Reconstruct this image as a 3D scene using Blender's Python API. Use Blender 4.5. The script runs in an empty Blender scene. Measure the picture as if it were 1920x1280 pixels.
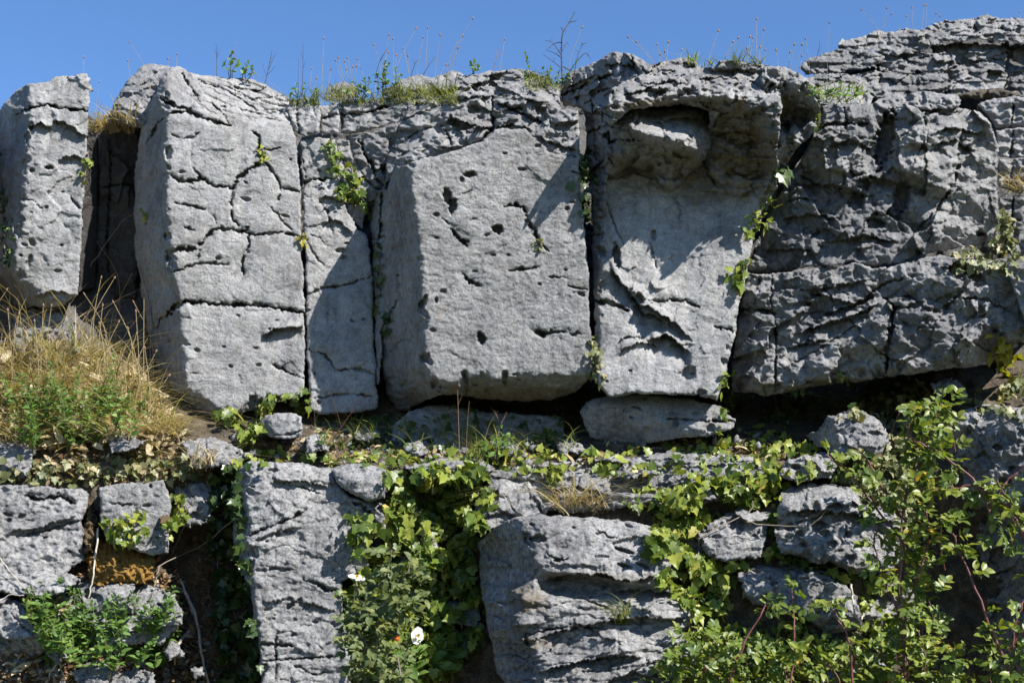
import bpy, math, random
import numpy as np
from mathutils import Vector

C = bpy.context.scene
COL = C.collection
# ------------------------------------------------------------------ camera, light, exposure
EYE, DIST, U, HOR = 1.6, 5.0, 0.002, 1150.0      # eye height, metres to the cliff, metres per photo pixel there, eye level row
cam_d = bpy.data.cameras.new('camera'); cam = bpy.data.objects.new('camera', cam_d); COL.objects.link(cam)
cam.location = (0, -DIST, EYE); cam.rotation_euler = (math.radians(90), 0, 0)
cam_d.sensor_width = 36; cam_d.lens = 36*DIST/(1920*U)
cam_d.shift_y = (HOR-640)/1920
cam_d.clip_start = .05; cam_d.clip_end = 20000
cam_d.dof.use_dof = True; cam_d.dof.focus_distance = 4.85; cam_d.dof.aperture_fstop = 9.0
C.camera = cam

SUN = Vector((.57, -.47, .685)).normalized()
world = bpy.data.worlds.new('World'); C.world = world; world.use_nodes = True
wn = world.node_tree.nodes; wl = world.node_tree.links
sky = wn.new('ShaderNodeTexSky'); sky.sky_type = 'NISHITA'; sky.sun_disc = False
sky.sun_elevation = math.asin(SUN.z); sky.sun_rotation = math.atan2(SUN.x, SUN.y)
sky.altitude = 0; sky.air_density = 1.0; sky.dust_density = 0.0; sky.ozone_density = 10.0
bg = wn['Background']; bg.inputs['Strength'].default_value = .085
wl.new(sky.outputs[0], bg.inputs[0])
sd = bpy.data.lights.new('sun', 'SUN'); sd.energy = 5.0; sd.angle = math.radians(.53); sd.color = (1, .955, .9)
so = bpy.data.objects.new('sun', sd); COL.objects.link(so); so.location = (6, -6, 8)
so.rotation_euler = (-SUN).to_track_quat('-Z', 'Y').to_euler()
C.view_settings.view_transform = 'Standard'; C.view_settings.look = 'None'
C.view_settings.exposure = 1.12; C.view_settings.gamma = 1

# ------------------------------------------------------------------ noise
_r = np.random.RandomState(7)
PERM = np.concatenate([_r.permutation(256)]*3)
_a = np.arange(16)*math.pi/8
GX, GY = np.cos(_a), np.sin(_a)
def pn(x, y, seed=0):
    x = np.asarray(x, float)+seed*17.31; y = np.asarray(y, float)+seed*5.77
    xi = np.floor(x).astype(int); yi = np.floor(y).astype(int); fx = x-xi; fy = y-yi
    u = fx*fx*fx*(fx*(fx*6-15)+10); v = fy*fy*fy*(fy*(fy*6-15)+10)
    def g(a, b):
        h = PERM[PERM[(xi+a) & 255]+((yi+b) & 255)] & 15
        return GX[h]*(fx-a)+GY[h]*(fy-b)
    n0 = g(0, 0)*(1-u)+g(1, 0)*u; n1 = g(0, 1)*(1-u)+g(1, 1)*u
    return (n0*(1-v)+n1*v)*1.5
def fbm(x, y, sx, sy=None, octv=4, seed=0, gain=.5):
    sy = sy or sx; t = 0; a = 1; f = 1
    for o in range(octv):
        t = t+a*pn(x/sx*f, y/sy*f, seed+o*3); a *= gain; f *= 2.03
    return t
def worley(x, y, sx, sy, seed=0):
    x = x/sx+seed*3.1; y = y/sy+seed*7.7
    xi = np.floor(x).astype(int); yi = np.floor(y).astype(int); f1 = np.full(x.shape, 9.); f2 = f1.copy()
    for a in (-1, 0, 1):
        for b in (-1, 0, 1):
            h = PERM[PERM[(xi+a) & 255]+((yi+b) & 255)]; k = PERM[h+37]
            d = np.hypot(xi+a+h/255.-x, yi+b+k/255.-y)
            f2 = np.where(d < f1, f1, np.minimum(f2, d)); f1 = np.minimum(f1, d)
    return f1, f2
def facet(x, y, sx, sy, seed=0):
    # broken angular faces: every cell is a tilted plane of its own
    wx = x+.16*sx*fbm(x, y, sx*.8, sy*.8, 3, seed+2); wy = y+.16*sy*fbm(x, y, sx*.8, sy*.8, 3, seed+6)
    u = wx/sx+seed*3.7; v = wy/sy+seed*1.9; xi = np.floor(u).astype(int); yi = np.floor(v).astype(int)
    best = np.full(x.shape, 9.); out = np.zeros(x.shape)
    for a in (-1, 0, 1):
        for b in (-1, 0, 1):
            h = PERM[PERM[(xi+a) & 255]+((yi+b) & 255)]; k = PERM[h+91]; l = PERM[k+13]; m = PERM[l+57]; n = PERM[m+5]
            dx = u-(xi+a+h/255.); dy = v-(yi+b+k/255.); d = dx*dx+dy*dy
            z = (l/127.5-1)*dx+(m/127.5-1)*dy+.45*(n/127.5-1)
            w = d < best; best = np.where(w, d, best); out = np.where(w, z, out)
    return out
def sm(t):
    t = np.clip(t, 0, 1); return t*t*(3-2*t)

# ------------------------------------------------------------------ photo rows/columns + protrusion h (in photo px) -> world
def W(px, py, h):
    px = np.asarray(px, float); py = np.asarray(py, float)
    Y = -np.asarray(h, float)*U; s = (DIST+Y)/DIST
    return np.stack([(px-960)*U*s, Y+0*px, (HOR-py)*U*s+EYE], -1)
S4 = 4
GS = None
HS = np.full((420, 640), -9999.)                       # tallest surface so far, every 4 px, origin (-320,-160)
def hs(px, py):
    i = np.clip(((np.asarray(px)+320)/S4).astype(int), 0, 639); j = np.clip(((np.asarray(py)+160)/S4).astype(int), 0, 419)
    return HS[j, i]

# ------------------------------------------------------------------ mesh helpers
def link(name, verts, quads, mat=None, parent=None, smooth=True, tris=None, loc=None):
    verts = np.asarray(verts, float)
    me = bpy.data.meshes.new(name); o = bpy.data.objects.new(name, me); COL.objects.link(o)
    off = np.zeros(3)
    if parent is not None:
        o.parent = parent; off = np.array(parent.get('_at', (0, 0, 0)), float)
    elif loc is not None:
        o.location = loc; off = np.array(loc, float)
    v = verts-off
    loops = []; tot = []
    if quads is not None and len(quads):
        q = np.asarray(quads, np.int32); loops.append(q.ravel()); tot.append(np.full(len(q), 4, np.int32))
    if tris is not None and len(tris):
        t = np.asarray(tris, np.int32); loops.append(t.ravel()); tot.append(np.full(len(t), 3, np.int32))
    lp = np.concatenate(loops); tt = np.concatenate(tot)
    me.vertices.add(len(v)); me.vertices.foreach_set('co', v.ravel())
    me.loops.add(len(lp)); me.loops.foreach_set('vertex_index', lp)
    me.polygons.add(len(tt)); me.polygons.foreach_set('loop_start', np.concatenate([[0], np.cumsum(tt)[:-1]]).astype(np.int32))
    me.update(calc_edges=True); me.validate()
    if smooth: me.polygons.foreach_set('use_smooth', np.ones(len(me.polygons), bool))
    if mat: me.materials.append(mat)
    return o
def root(name, label, cat, at, group=None):
    o = bpy.data.objects.new(name, None); COL.objects.link(o); o.location = at; o['_at'] = tuple(float(a) for a in at)
    o['label'] = label; o['category'] = cat; o.empty_display_size = .02
    if group: o['group'] = group
    return o
def tag(o, label=None, cat=None, group=None, kind=None):
    for k, v in (('label', label), ('category', cat), ('group', group), ('kind', kind)):
        if v: o[k] = v
    return o

# ------------------------------------------------------------------ materials
def nt(name):
    m = bpy.data.materials.new(name); m.use_nodes = True
    t = m.node_tree; b = t.nodes['Principled BSDF']
    return m, t, b, t.nodes, t.links
def ramp(t, src, stops):
    r = t.nodes.new('ShaderNodeValToRGB'); e = r.color_ramp.elements
    while len(e) > 1: e.remove(e[-1])
    for i, (p, c) in enumerate(stops):
        x = e[0] if i == 0 else e.new(p)
        x.position = p; x.color = (c, c, c, 1) if np.isscalar(c) else (*c, 1)
    t.links.new(src, r.inputs[0]); return r.outputs[0]
def noise(t, co, scale, det=4, rough=.6, dist=0):
    n = t.nodes.new('ShaderNodeTexNoise'); n.inputs['Scale'].default_value = scale; n.inputs['Detail'].default_value = det
    n.inputs['Roughness'].default_value = rough; n.inputs['Distortion'].default_value = dist
    t.links.new(co, n.inputs['Vector']); return n.outputs[0]
def mix(t, a, b, fac, mode='MIX'):
    m = t.nodes.new('ShaderNodeMix'); m.data_type = 'RGBA'; m.blend_type = mode
    for s, v in ((m.inputs[0], fac), (m.inputs[6], a), (m.inputs[7], b)):
        if isinstance(v, bpy.types.NodeSocket): t.links.new(v, s)
        else: s.default_value = v if np.isscalar(v) else (*v, 1)
    return m.outputs[2]
def rock_mat(name, base=.30, tint=(1.01, 1.0, .985), dark=.0, spots=.35):
    m, t, b, N, L = nt(name)
    tc = N.new('ShaderNodeTexCoord'); geo = N.new('ShaderNodeNewGeometry'); co = geo.outputs['Position']
    col = lambda k: tuple(base*k*c for c in tint)
    big = ramp(t, noise(t, co, 5, 6, .62), [(.28, col(.62)), (.5, col(.98)), (.72, col(1.26))])
    mid = ramp(t, noise(t, co, 38, 5, .65, .4), [(.25, .55), (.5, 1.0), (.75, 1.28)])
    fine = ramp(t, noise(t, co, 190, 4, .8), [(.30, .35), (.43, .84), (.52, 1.03), (.62, 1.18), (.74, 1.5)])
    c = mix(t, big, mid, 1.0, 'MULTIPLY'); c = mix(t, c, fine, .95, 'MULTIPLY')
    mp = N.new('ShaderNodeMapping'); L.new(co, mp.inputs[0]); mp.inputs['Scale'].default_value = (14, 14, 1.6)
    c = mix(t, c, ramp(t, noise(t, mp.outputs[0], 1., 5, .65, .5), [(.26, (.5, .5, .52)), (.42, (.95, .95, .96)), (.6, (1.05, 1.04, 1.02)), (.78, (1.32, 1.3, 1.25))]), 1., 'MULTIPLY')
    och = ramp(t, noise(t, co, 11, 6, .7, .4), [(.58, 0.), (.68, .3), (.8, .5)]); c = mix(t, c, (base*1.12, base*.98, base*.74), och)
    wht = ramp(t, noise(t, co, 8, 7, .72, .8), [(.54, 0.), (.64, .45), (.76, .75)]); c = mix(t, c, (base*1.5, base*1.5, base*1.47), wht)
    lich = ramp(t, noise(t, co, 26, 6, .75, .6), [(.60, 0.), (.66, .55), (.75, .8)])
    c = mix(t, c, tuple(min(.55, base*1.5)*k for k in (1, 1, .98)), lich)
    blk = noise(t, co, 55, 6, .8, .3)
    blk = ramp(t, blk, [(.30+.13*dark, .9), (.36+.16*dark, .35), (.42+.2*dark, 0.)])
    c = mix(t, c, (.045, .047, .05), blk)
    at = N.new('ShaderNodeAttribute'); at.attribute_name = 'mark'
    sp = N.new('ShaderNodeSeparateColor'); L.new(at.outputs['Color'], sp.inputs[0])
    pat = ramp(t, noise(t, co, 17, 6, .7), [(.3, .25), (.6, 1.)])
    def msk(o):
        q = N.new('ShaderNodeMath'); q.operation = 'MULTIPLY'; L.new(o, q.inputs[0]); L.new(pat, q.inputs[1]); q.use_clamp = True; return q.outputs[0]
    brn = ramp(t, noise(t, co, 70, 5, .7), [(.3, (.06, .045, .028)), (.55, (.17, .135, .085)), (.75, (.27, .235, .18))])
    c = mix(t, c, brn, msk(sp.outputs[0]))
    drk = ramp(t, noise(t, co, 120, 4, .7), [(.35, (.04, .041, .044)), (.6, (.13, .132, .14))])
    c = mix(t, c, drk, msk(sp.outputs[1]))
    L.new(c, b.inputs['Base Color']); b.inputs['Roughness'].default_value = .93
    b.inputs['Specular IOR Level'].default_value = .25
    n1 = noise(t, co, 120, 6, .7); n2 = noise(t, co, 420, 3, .6)
    a = N.new('ShaderNodeMath'); a.operation = 'MULTIPLY_ADD'; L.new(n2, a.inputs[0]); a.inputs[1].default_value = .35; L.new(n1, a.inputs[2])
    bp = N.new('ShaderNodeBump'); bp.inputs['Strength'].default_value = .9; bp.inputs['Distance'].default_value = .008
    L.new(a.outputs[0], bp.inputs['Height']); L.new(bp.outputs[0], b.inputs['Normal'])
    return m
LIME = rock_mat('limestone_pale', .262)
GREY = rock_mat('limestone_grey', .228, dark=.25)
DARK = rock_mat('limestone_lichened', .20, dark=.55)
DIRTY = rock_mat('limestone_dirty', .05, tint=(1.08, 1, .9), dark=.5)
LOWR = rock_mat('limestone_weathered', .255, dark=.6)

# ------------------------------------------------------------------ rock builder
def sdf_poly(X, Y, P):
    P = np.asarray(P, float); Q = np.roll(P, -1, 0); d2 = np.full(X.shape, 1e12); ins = np.zeros(X.shape, bool)
    for (ax, ay), (bx, by) in zip(P, Q):
        ex, ey = bx-ax, by-ay; l = ex*ex+ey*ey+1e-9
        t = np.clip(((X-ax)*ex+(Y-ay)*ey)/l, 0, 1)
        d2 = np.minimum(d2, (X-ax-t*ex)**2+(Y-ay-t*ey)**2)
        if ay != by:
            c = ((ay > Y) != (by > Y)) & (X < ex*(Y-ay)/ey+ax); ins ^= c
    d = np.sqrt(d2); return np.where(ins, d, -d)
def win(X, Y, pts, pad):
    a = np.asarray(pts, float); x0, y0 = a.min(0)-pad; x1, y1 = a.max(0)+pad
    i = np.where((X[0] >= x0) & (X[0] <= x1))[0]; j = np.where((Y[:, 0] >= y0) & (Y[:, 0] <= y1))[0]
    if len(i) == 0 or len(j) == 0: return None
    return (slice(j[0], j[-1]+1), slice(i[0], i[-1]+1))
def crack(H, X, Y, pts, w, dep, seed):
    s = win(X, Y, pts, w*2+10)
    if s is None: return
    x, y = X[s], Y[s]; a = min(4., 1.2+w*.35)
    x = x+a*pn(X[s]/11, Y[s]/11, seed)+a*.6*pn(X[s]/4.5, Y[s]/4.5, seed+2); y = y+a*pn(X[s]/11, Y[s]/11, seed+5)+a*.6*pn(X[s]/4.5, Y[s]/4.5, seed+9)
    P = np.asarray(pts, float); L = np.r_[0, np.cumsum(np.hypot(*np.diff(P, axis=0).T))]
    bd = np.full(x.shape, 1e9); bt = np.zeros(x.shape)
    for k in range(len(P)-1):
        e = P[k+1]-P[k]; l = e@e+1e-9; t = np.clip(((x-P[k, 0])*e[0]+(y-P[k, 1])*e[1])/l, 0, 1)
        d = np.hypot(x-P[k, 0]-t*e[0], y-P[k, 1]-t*e[1]); m = d < bd; bd = np.where(m, d, bd); bt = np.where(m, L[k]+t*(L[k+1]-L[k]), bt)
    hw = w*.52*(.8+.75*pn(bt/19, bt*0+seed, seed)+.3*pn(bt/6, bt*0+seed, seed+4))*(.45+.55*sm(np.minimum(bt, L[-1]-bt)/max(8., .18*L[-1])))
    hw = np.maximum(hw, .9)
    H[s] -= dep*np.clip(.8+.7*pn(bt/27, bt*0+seed, seed+8), .25, 1.2)*sm((hw-bd)/(np.maximum(.5*hw, 1.4))+.15)
    H[s] -= .12*dep*np.exp(-np.maximum(bd-hw, 0)/5.)
def pit(H, X, Y, p, seed):
    cx, cy, rx, ry = p[:4]; ang = p[4] if len(p) > 4 else 0; dep = 1.35*(p[5] if len(p) > 5 else 1.6*max(min(rx, ry), 4))
    R = max(rx, ry)*1.6+6; s = win(X, Y, [(cx-R, cy-R), (cx+R, cy+R)], 0)
    if s is None: return
    a = math.radians(ang); x = X[s]-cx; y = Y[s]-cy; u = x*math.cos(a)+y*math.sin(a); v = -x*math.sin(a)+y*math.cos(a)
    r = np.hypot(u/rx, v/ry)+.3*pn(X[s]/9, Y[s]/9, seed)+.15*pn(X[s]/4, Y[s]/4, seed+3)
    H[s] -= dep*sm((1.05-r)/.45)
def step(H, X, Y, pts, d, Ln, seed):
    P = np.asarray(pts, float); s = win(X, Y, pts, 4*Ln)
    if s is None: return
    x, y = X[s], Y[s]; xx = x+3*pn(x/13, y/13, seed)
    yl = np.interp(xx, P[:, 0], P[:, 1])+4*pn(x/15, x*0+seed, seed)+2.5*pn(x/5, x*0+seed, seed+1)
    v = y-yl; tp = sm((xx-P[0, 0])/max(6., .2*(P[-1, 0]-P[0, 0])))*sm((P[-1, 0]-xx)/max(6., .2*(P[-1, 0]-P[0, 0])))
    H[s] += tp*d*(.35*np.exp(np.minimum(v, 0)/Ln)*(v <= 0)-.65*np.exp(-np.maximum(v, 0)/Ln)*(v > 0))
def curve0(p, n=60):
    p = np.asarray(p, float); l = np.r_[0, np.cumsum(np.hypot(*np.diff(p, axis=0).T))]; t = np.linspace(0, l[-1], n)
    return np.stack([np.interp(t, l, p[:, 0]), np.interp(t, l, p[:, 1])], -1)
def plane(pts):
    A = np.array([(x, y, 1) for x, y, h in pts], float); return np.linalg.lstsq(A, np.array([p[2] for p in pts], float), rcond=None)[0]
ROCK_GROUP = {}
def rock(name, label, out, front, cr=(), cracks=(), pits=(), steps=(), amp=5, karst=None, edge=6, rough=3, depth=160, mat=LIME, marks=(),
         seed=1, fn=None, step_px=1.9, bulge=0, cat='rock', group=None, strata=None, autopits=0, autocr=0, micro=1.0, facets=()):
    P = np.asarray(out, float); st = step_px
    x0, y0 = P.min(0)-10; x1, y1 = P.max(0)+10
    x0 = max(x0, -40); x1 = min(x1, 1960); y1 = min(y1, 1310)
    gx = np.arange(x0, x1+st, st); gy = np.arange(y0, y1+st, st); X, Y = np.meshgrid(gx, gy)
    wx = X+rough*(fbm(X, Y, 34, octv=3, seed=seed+50)+.5*pn(X/6, Y/6, seed+53)); wy = Y+rough*(fbm(X, Y, 34, octv=3, seed=seed+70)+.5*pn(X/6, Y/6, seed+73))
    D = sdf_poly(wx, wy, P)
    a = plane(front); H = a[0]*X+a[1]*Y+a[2]
    if bulge: H = H+bulge*(1-np.exp(-np.maximum(D, 0)/(.35*max(20, D.max()))))
    fx = X+3*fbm(X, Y, 26, octv=3, seed=seed+20)+1.6*pn(X/7, Y/7, seed+22); fy = Y+3*fbm(X, Y, 26, octv=3, seed=seed+24)+1.6*pn(X/7, Y/7, seed+26)
    for side, pts, k, *r in cr:
        c = np.asarray(pts, float); rr = r[0] if r else 3.
        if side in 'LR':
            o = np.argsort(c[:, 1]); e = np.interp(fy, c[o, 1], c[o, 0]); v = (e-fx) if side == 'L' else (fx-e)
        else:
            o = np.argsort(c[:, 0]); e = np.interp(fx, c[o, 0], c[o, 1]); v = (e-fy) if side == 'T' else (fy-e)
        H = H-k*(np.sqrt(v*v+rr*rr)+v-0)*.5
    if fn is not None: H = fn(X, Y, H, D)
    H = H+amp*fbm(X, Y, 80, 55, 4, seed)+.42*micro*amp*fbm(X, Y, 19, 12, 3, seed+11)
    H = H+micro*(1.1*fbm(X, Y, 9, 6, 2, seed+12))
    for fa, fsx, fsy, *fm in facets:
        fz = fa*facet(X, Y, fsx, fsy, seed+int(fsx)); H = H+(fz if not fm else fz*fm[0](X, Y))
    if karst:
        ka, sx, sy = karst[:3]; km = 1 if len(karst) < 4 else karst[3](X, Y)
        qx = X+8*fbm(X, Y, 30, octv=2, seed=seed+31); qy = Y+8*fbm(X, Y, 30, octv=2, seed=seed+35)
        f1, f2 = worley(qx, qy, sx, sy, seed); g1, g2 = worley(qx, qy, sx*.45, sy*.45, seed+3)
        H = H+km*ka*(np.minimum(f1, 1)**1.5-.5)*1.6+km*ka*.4*(g1-.5)+km*ka*.8*np.abs(fbm(X, Y, sx*2, sy*2, 3, seed+40))
    if strata:
        sa, sc = strata[:2]; smk = 1 if len(strata) < 3 else strata[2](X, Y); sl = strata[3] if len(strata) > 3 else 0
        q = (Y-sl*X+.45*sc*fbm(X, Y, 70, 22, 3, seed+60))/sc; f = q-np.floor(q)
        H = H+smk*sa*(f**1.4-.5)*(.6+.8*pn(X/55, np.floor(q)*3.7, seed+66))
    rs = random.Random(seed)
    for k, c in enumerate(cracks): crack(H, X, Y, c[0], c[1], c[2], seed+k*7+100)
    for k, p in enumerate(pits): pit(H, X, Y, p, seed+k)
    for k, s_ in enumerate(steps): step(H, X, Y, s_[0], s_[1], s_[2], seed+k*3)
    bx0, by0 = P.min(0); bx1, by1 = P.max(0)
    for side, pts, k, *r in cr:
        if k >= .9 and edge and step_px < 3:
            c = curve0(pts); L_ = np.sum(np.hypot(*np.diff(c, axis=0).T))
            for q in range(int(L_/38)):
                t = rs.randrange(len(c)); e = rs.uniform(3, 10)
                pit(H, X, Y, (c[t, 0]+rs.uniform(-3, 5), c[t, 1]+rs.uniform(-4, 4), e*rs.uniform(.6, 1.2), e*rs.uniform(.8, 2), rs.uniform(-40, 40), e*rs.uniform(.6, 1.3)), seed+q)
    for k in range(autopits):
        q = (rs.uniform(bx0, bx1), rs.uniform(by0, by1)); e = rs.uniform(1.8, 4.5)
        pit(H, X, Y, (q[0], q[1], e*rs.uniform(1, 3), e, rs.uniform(-25, 25)), seed+k)
    for k in range(autocr):
        q = (rs.uniform(bx0, bx1), rs.uniform(by0, by1)); l = rs.uniform(12, 48); s1 = rs.uniform(-.35, .35)
        crack(H, X, Y, [(q[0]-l/2, q[1]-s1*l/2+rs.uniform(-3, 3)), (q[0], q[1]), (q[0]+l/2, q[1]+s1*l/2+rs.uniform(-4, 4))], rs.uniform(1.8, 4), rs.uniform(7, 16), seed+k*5)
    if edge:
        q = np.clip(edge-D, 0, edge); H = H-1.2*(edge-np.sqrt(np.maximum(edge*edge-q*q, 0)))
    gyy, gxx = np.gradient(D, st); gl = np.hypot(gxx, gyy)+1e-6
    PX, PY = X.copy(), Y.copy(); out_m = D < 0
    PX = np.where(out_m, X-D*gxx/gl, X); PY = np.where(out_m, Y-D*gyy/gl, Y)
    keep = D > -st*.95
    cell = keep[:-1, :-1] & keep[1:, :-1] & keep[1:, 1:] & keep[:-1, 1:]
    cell &= (D[:-1, :-1] > 0) | (D[1:, :-1] > 0) | (D[1:, 1:] > 0) | (D[:-1, 1:] > 0)
    nx = X.shape[1]; jj, ii = np.where(cell); v = jj*nx+ii
    Q = np.stack([v, v+nx, v+nx+1, v+1], 1)
    used = np.unique(Q); mp = np.full(X.size, -1); mp[used] = np.arange(len(used)); Q = mp[Q]
    px, py, hh = PX.ravel()[used], PY.ravel()[used], H.ravel()[used]; nxg, nyg = (gxx/gl).ravel()[used], (gyy/gl).ravel()[used]
    V = [W(px, py, hh)]
    E = np.concatenate([Q[:, [0, 1]], Q[:, [1, 2]], Q[:, [2, 3]], Q[:, [3, 0]]]); key = E[:, 0]*len(used)+E[:, 1]; rev = E[:, 1]*len(used)+E[:, 0]
    B = E[~np.isin(key, rev)]; bv = np.unique(B); bm = np.full(len(used), -1); bm[bv] = np.arange(len(bv))
    mk = [(px, py)]; base = bm[B]; prev = None; quads = [Q]; n = len(used)
    hb = hh[bv]; back = min(float(np.percentile(hh, 10)), hb.min())-depth
    for k, f in enumerate((.03, .07, .12, .18, .25, .33, .42, .52, .63, .75, .87, 1.)):
        hk = hb+(back-hb)*f; ins = 1.5+.05*depth*f
        sn = 7*min(1, f*4)*(pn(py[bv]/26+hk/19, px[bv]/26-hk/23, seed)+.5*pn(py[bv]/9+hk/8, px[bv]/9-hk/7, seed+4)-.3)
        V.append(W(px[bv]+nxg[bv]*(ins+np.abs(sn)), py[bv]+nyg[bv]*(ins+np.abs(sn)), hk+2*pn(px[bv]/9, py[bv]/9, k))); mk.append((px[bv], py[bv]))
        c0 = B if prev is None else prev; c1 = base+n
        quads.append(np.stack([c0[:, 1], c0[:, 0], c1[:, 0], c1[:, 1]], 1)); prev = c1; n += len(bv)
    V = np.concatenate(V); Q = np.concatenate(quads)
    loc = np.array([V[:len(used), 0].mean(), V[:, 1].max(), V[:, 2].min()])
    o = link(name, V, Q, mat, loc=loc)
    mx = np.concatenate([q[0] for q in mk]); my = np.concatenate([q[1] for q in mk]); M = np.zeros((len(mx), 4), np.float32); M[:, 3] = 1
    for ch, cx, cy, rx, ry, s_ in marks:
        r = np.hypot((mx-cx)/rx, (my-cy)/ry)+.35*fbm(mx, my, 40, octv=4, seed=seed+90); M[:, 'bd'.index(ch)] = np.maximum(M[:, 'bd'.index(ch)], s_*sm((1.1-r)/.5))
    at = o.data.color_attributes.new('mark', 'FLOAT_COLOR', 'POINT'); at.data.foreach_set('color', M.ravel())
    tag(o, label, cat, group, 'thing')
    ix = ((px+320)/S4).astype(int); iy = ((py+160)/S4).astype(int); ok = (ix >= 0) & (ix < 640) & (iy >= 0) & (iy < 420)
    np.maximum.at(HS, (iy[ok], ix[ok]), hh[ok])
    return o
# ------------------------------------------------------------------ terrain: the bank and the cliff behind the blocks
TX = [-340, -75, -40, 200, 330, 450, 700, 850, 1000, 1350, 1600, 1750, 1920, 2260]
TT = {100: [120]*2+[-330]*8+[-620]*4, 215: [140]*2+[-300]*8+[-560]*4, 300: [150]*2+[-260]*12, 480: [160]*2+[-240]*12,
      570: [160, 140, -50, -150, -170, -200, -190, -190, -190, -190, -190, -150, -80, -80],
      640: [160, 140, 20, -60, -120, -200, -190, -190, -190, -190, -180, -100, 0, 0],
      770: [150, 150, 150, 140, 60, 20, -30, -60, -60, -40, -20, 120, 190, 190],
      835: [210, 210, 210, 210, 160, 130, 130, 100, 130, 160, 160, 230, 270, 270],
      880: [245, 245, 245, 240, 200, 190, 215, 215, 220, 225, 230, 260, 290, 290],
      1000: [265, 265, 265, 255, 150, 130, 240, 170, 250, 270, 290, 200, 240, 240],
      1280: [390, 390, 390, 360, 200, 170, 270, 200, 290, 330, 340, 230, 300, 300],
      1500: [480, 480, 480, 470, 380, 330, 360, 340, 380, 430, 470, 420, 470, 470],
      1960: [900]*14}
TY = sorted(TT); TV = np.array([TT[k] for k in TY], float)
def terr(px, py):
    px = np.asarray(px, float); py = np.asarray(py, float)
    rows = np.stack([np.interp(px, TX, r) for r in TV]); i = np.clip(np.searchsorted(TY, py)-1, 0, len(TY)-2)
    t = np.clip((py-np.array(TY)[i])/(np.array(TY)[i+1]-np.array(TY)[i]), 0, 1); t = t*.5+sm(t)*.5
    ix = tuple(np.indices(px.shape)); h = rows[(i,)+ix]*(1-t)+rows[(i+1,)+ix]*t
    return h+14*fbm(px, py, 70, 50, 4, 3)+5*fbm(px, py, 16, 12, 3, 5)
SKX = [-400, 0, 150, 200, 240, 300, 420, 520, 600, 680, 760, 860, 1000, 1060, 1150, 1300, 1450, 1520, 1600, 1740, 1800, 2300]
SKY_ = [240, 225, 205, 240, 170, 175, 170, 205, 205, 192, 170, 165, 160, 160, 135, 145, 150, 165, 110, 75, 60, 65]
def build_terrain():
    gx = np.arange(-340, 2264, 6.); r = np.linspace(0, 1, 300); X = np.tile(gx, (300, 1))
    top = np.interp(gx, SKX, SKY_)[None]+6*pn(X/25, X*0, 4); r = r[:, None]; Y = top+(1960-top)*r**1.15
    H = terr(X, Y); V = W(X, Y, H)
    pl = []
    for k, back in enumerate((9., 2.5, .5)):
        p = V[0].copy(); p[:, 1] += back; p[:, 2] += back*.03+.02*pn(gx/40, gx*0+k, k); pl.append(p)
    V = np.concatenate([np.stack(pl), V]); n, m = V.shape[:2]
    i = np.arange(n*m).reshape(n, m); Q = np.stack([i[:-1, :-1], i[1:, :-1], i[1:, 1:], i[:-1, 1:]], -1).reshape(-1, 4)
    m_, t, b, N, L = nt('soil_and_litter')
    co = N.new('ShaderNodeNewGeometry').outputs['Position']
    c = ramp(t, noise(t, co, 22, 8, .75), [(.3, (.03, .023, .015)), (.45, (.09, .068, .044)), (.6, (.18, .14, .09)), (.75, (.32, .265, .185))])
    c2 = ramp(t, noise(t, co, 150, 4, .7), [(.3, .3), (.55, 1.), (.75, 1.7)])
    c = mix(t, c, c2, 1., 'MULTIPLY')
    rk = ramp(t, noise(t, co, 90, 5, .7), [(.3, (.06, .06, .058)), (.6, (.17, .165, .155))])
    sx = N.new('ShaderNodeSeparateXYZ'); L.new(co, sx.inputs[0])
    mr = N.new('ShaderNodeMapRange'); L.new(sx.outputs[2], mr.inputs[0]); mr.inputs[1].default_value = 2.45; mr.inputs[2].default_value = 2.75
    c = mix(t, c, rk, mr.outputs[0])
    L.new(c, b.inputs['Base Color']); b.inputs['Roughness'].default_value = 1
    bp = N.new('ShaderNodeBump'); bp.inputs['Strength'].default_value = 1; bp.inputs['Distance'].default_value = .02
    L.new(noise(t, co, 110, 6, .75), bp.inputs['Height']); L.new(bp.outputs[0], b.inputs['Normal'])
    o = link('terrain', V.reshape(-1, 3), Q, m_); tag(o, kind='structure', label='dark soil bank and shadowed rock behind the limestone blocks', cat='terrain')
    gx = np.arange(-318, 2240, 4.); gy = np.arange(-158, 1520, 4.); X, Y = np.meshgrid(gx, gy); H = terr(X, Y)
    tp = np.interp(gx, SKX, SKY_)[None]
    n_ = HS[:H.shape[0], :H.shape[1]]; np.maximum(n_, np.where(Y > tp, H, -9999.), out=n_)
    m2, t, b, N, L = nt('field_grass')
    co = N.new('ShaderNodeNewGeometry').outputs['Position']
    L.new(ramp(t, noise(t, co, 1.5, 8, .7), [(.3, (.05, .065, .025)), (.6, (.11, .115, .05)), (.8, (.18, .15, .08))]), b.inputs['Base Color']); b.inputs['Roughness'].default_value = 1
    s = 6000; g = link('ground', [(-s, -s, -.05), (s, -s, -.05), (s, s, -.05), (-s, s, -.05)], [(0, 1, 2, 3)], m2); tag(g, kind='structure', label='rough pasture in front of the cliff', cat='ground')
build_terrain()

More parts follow.
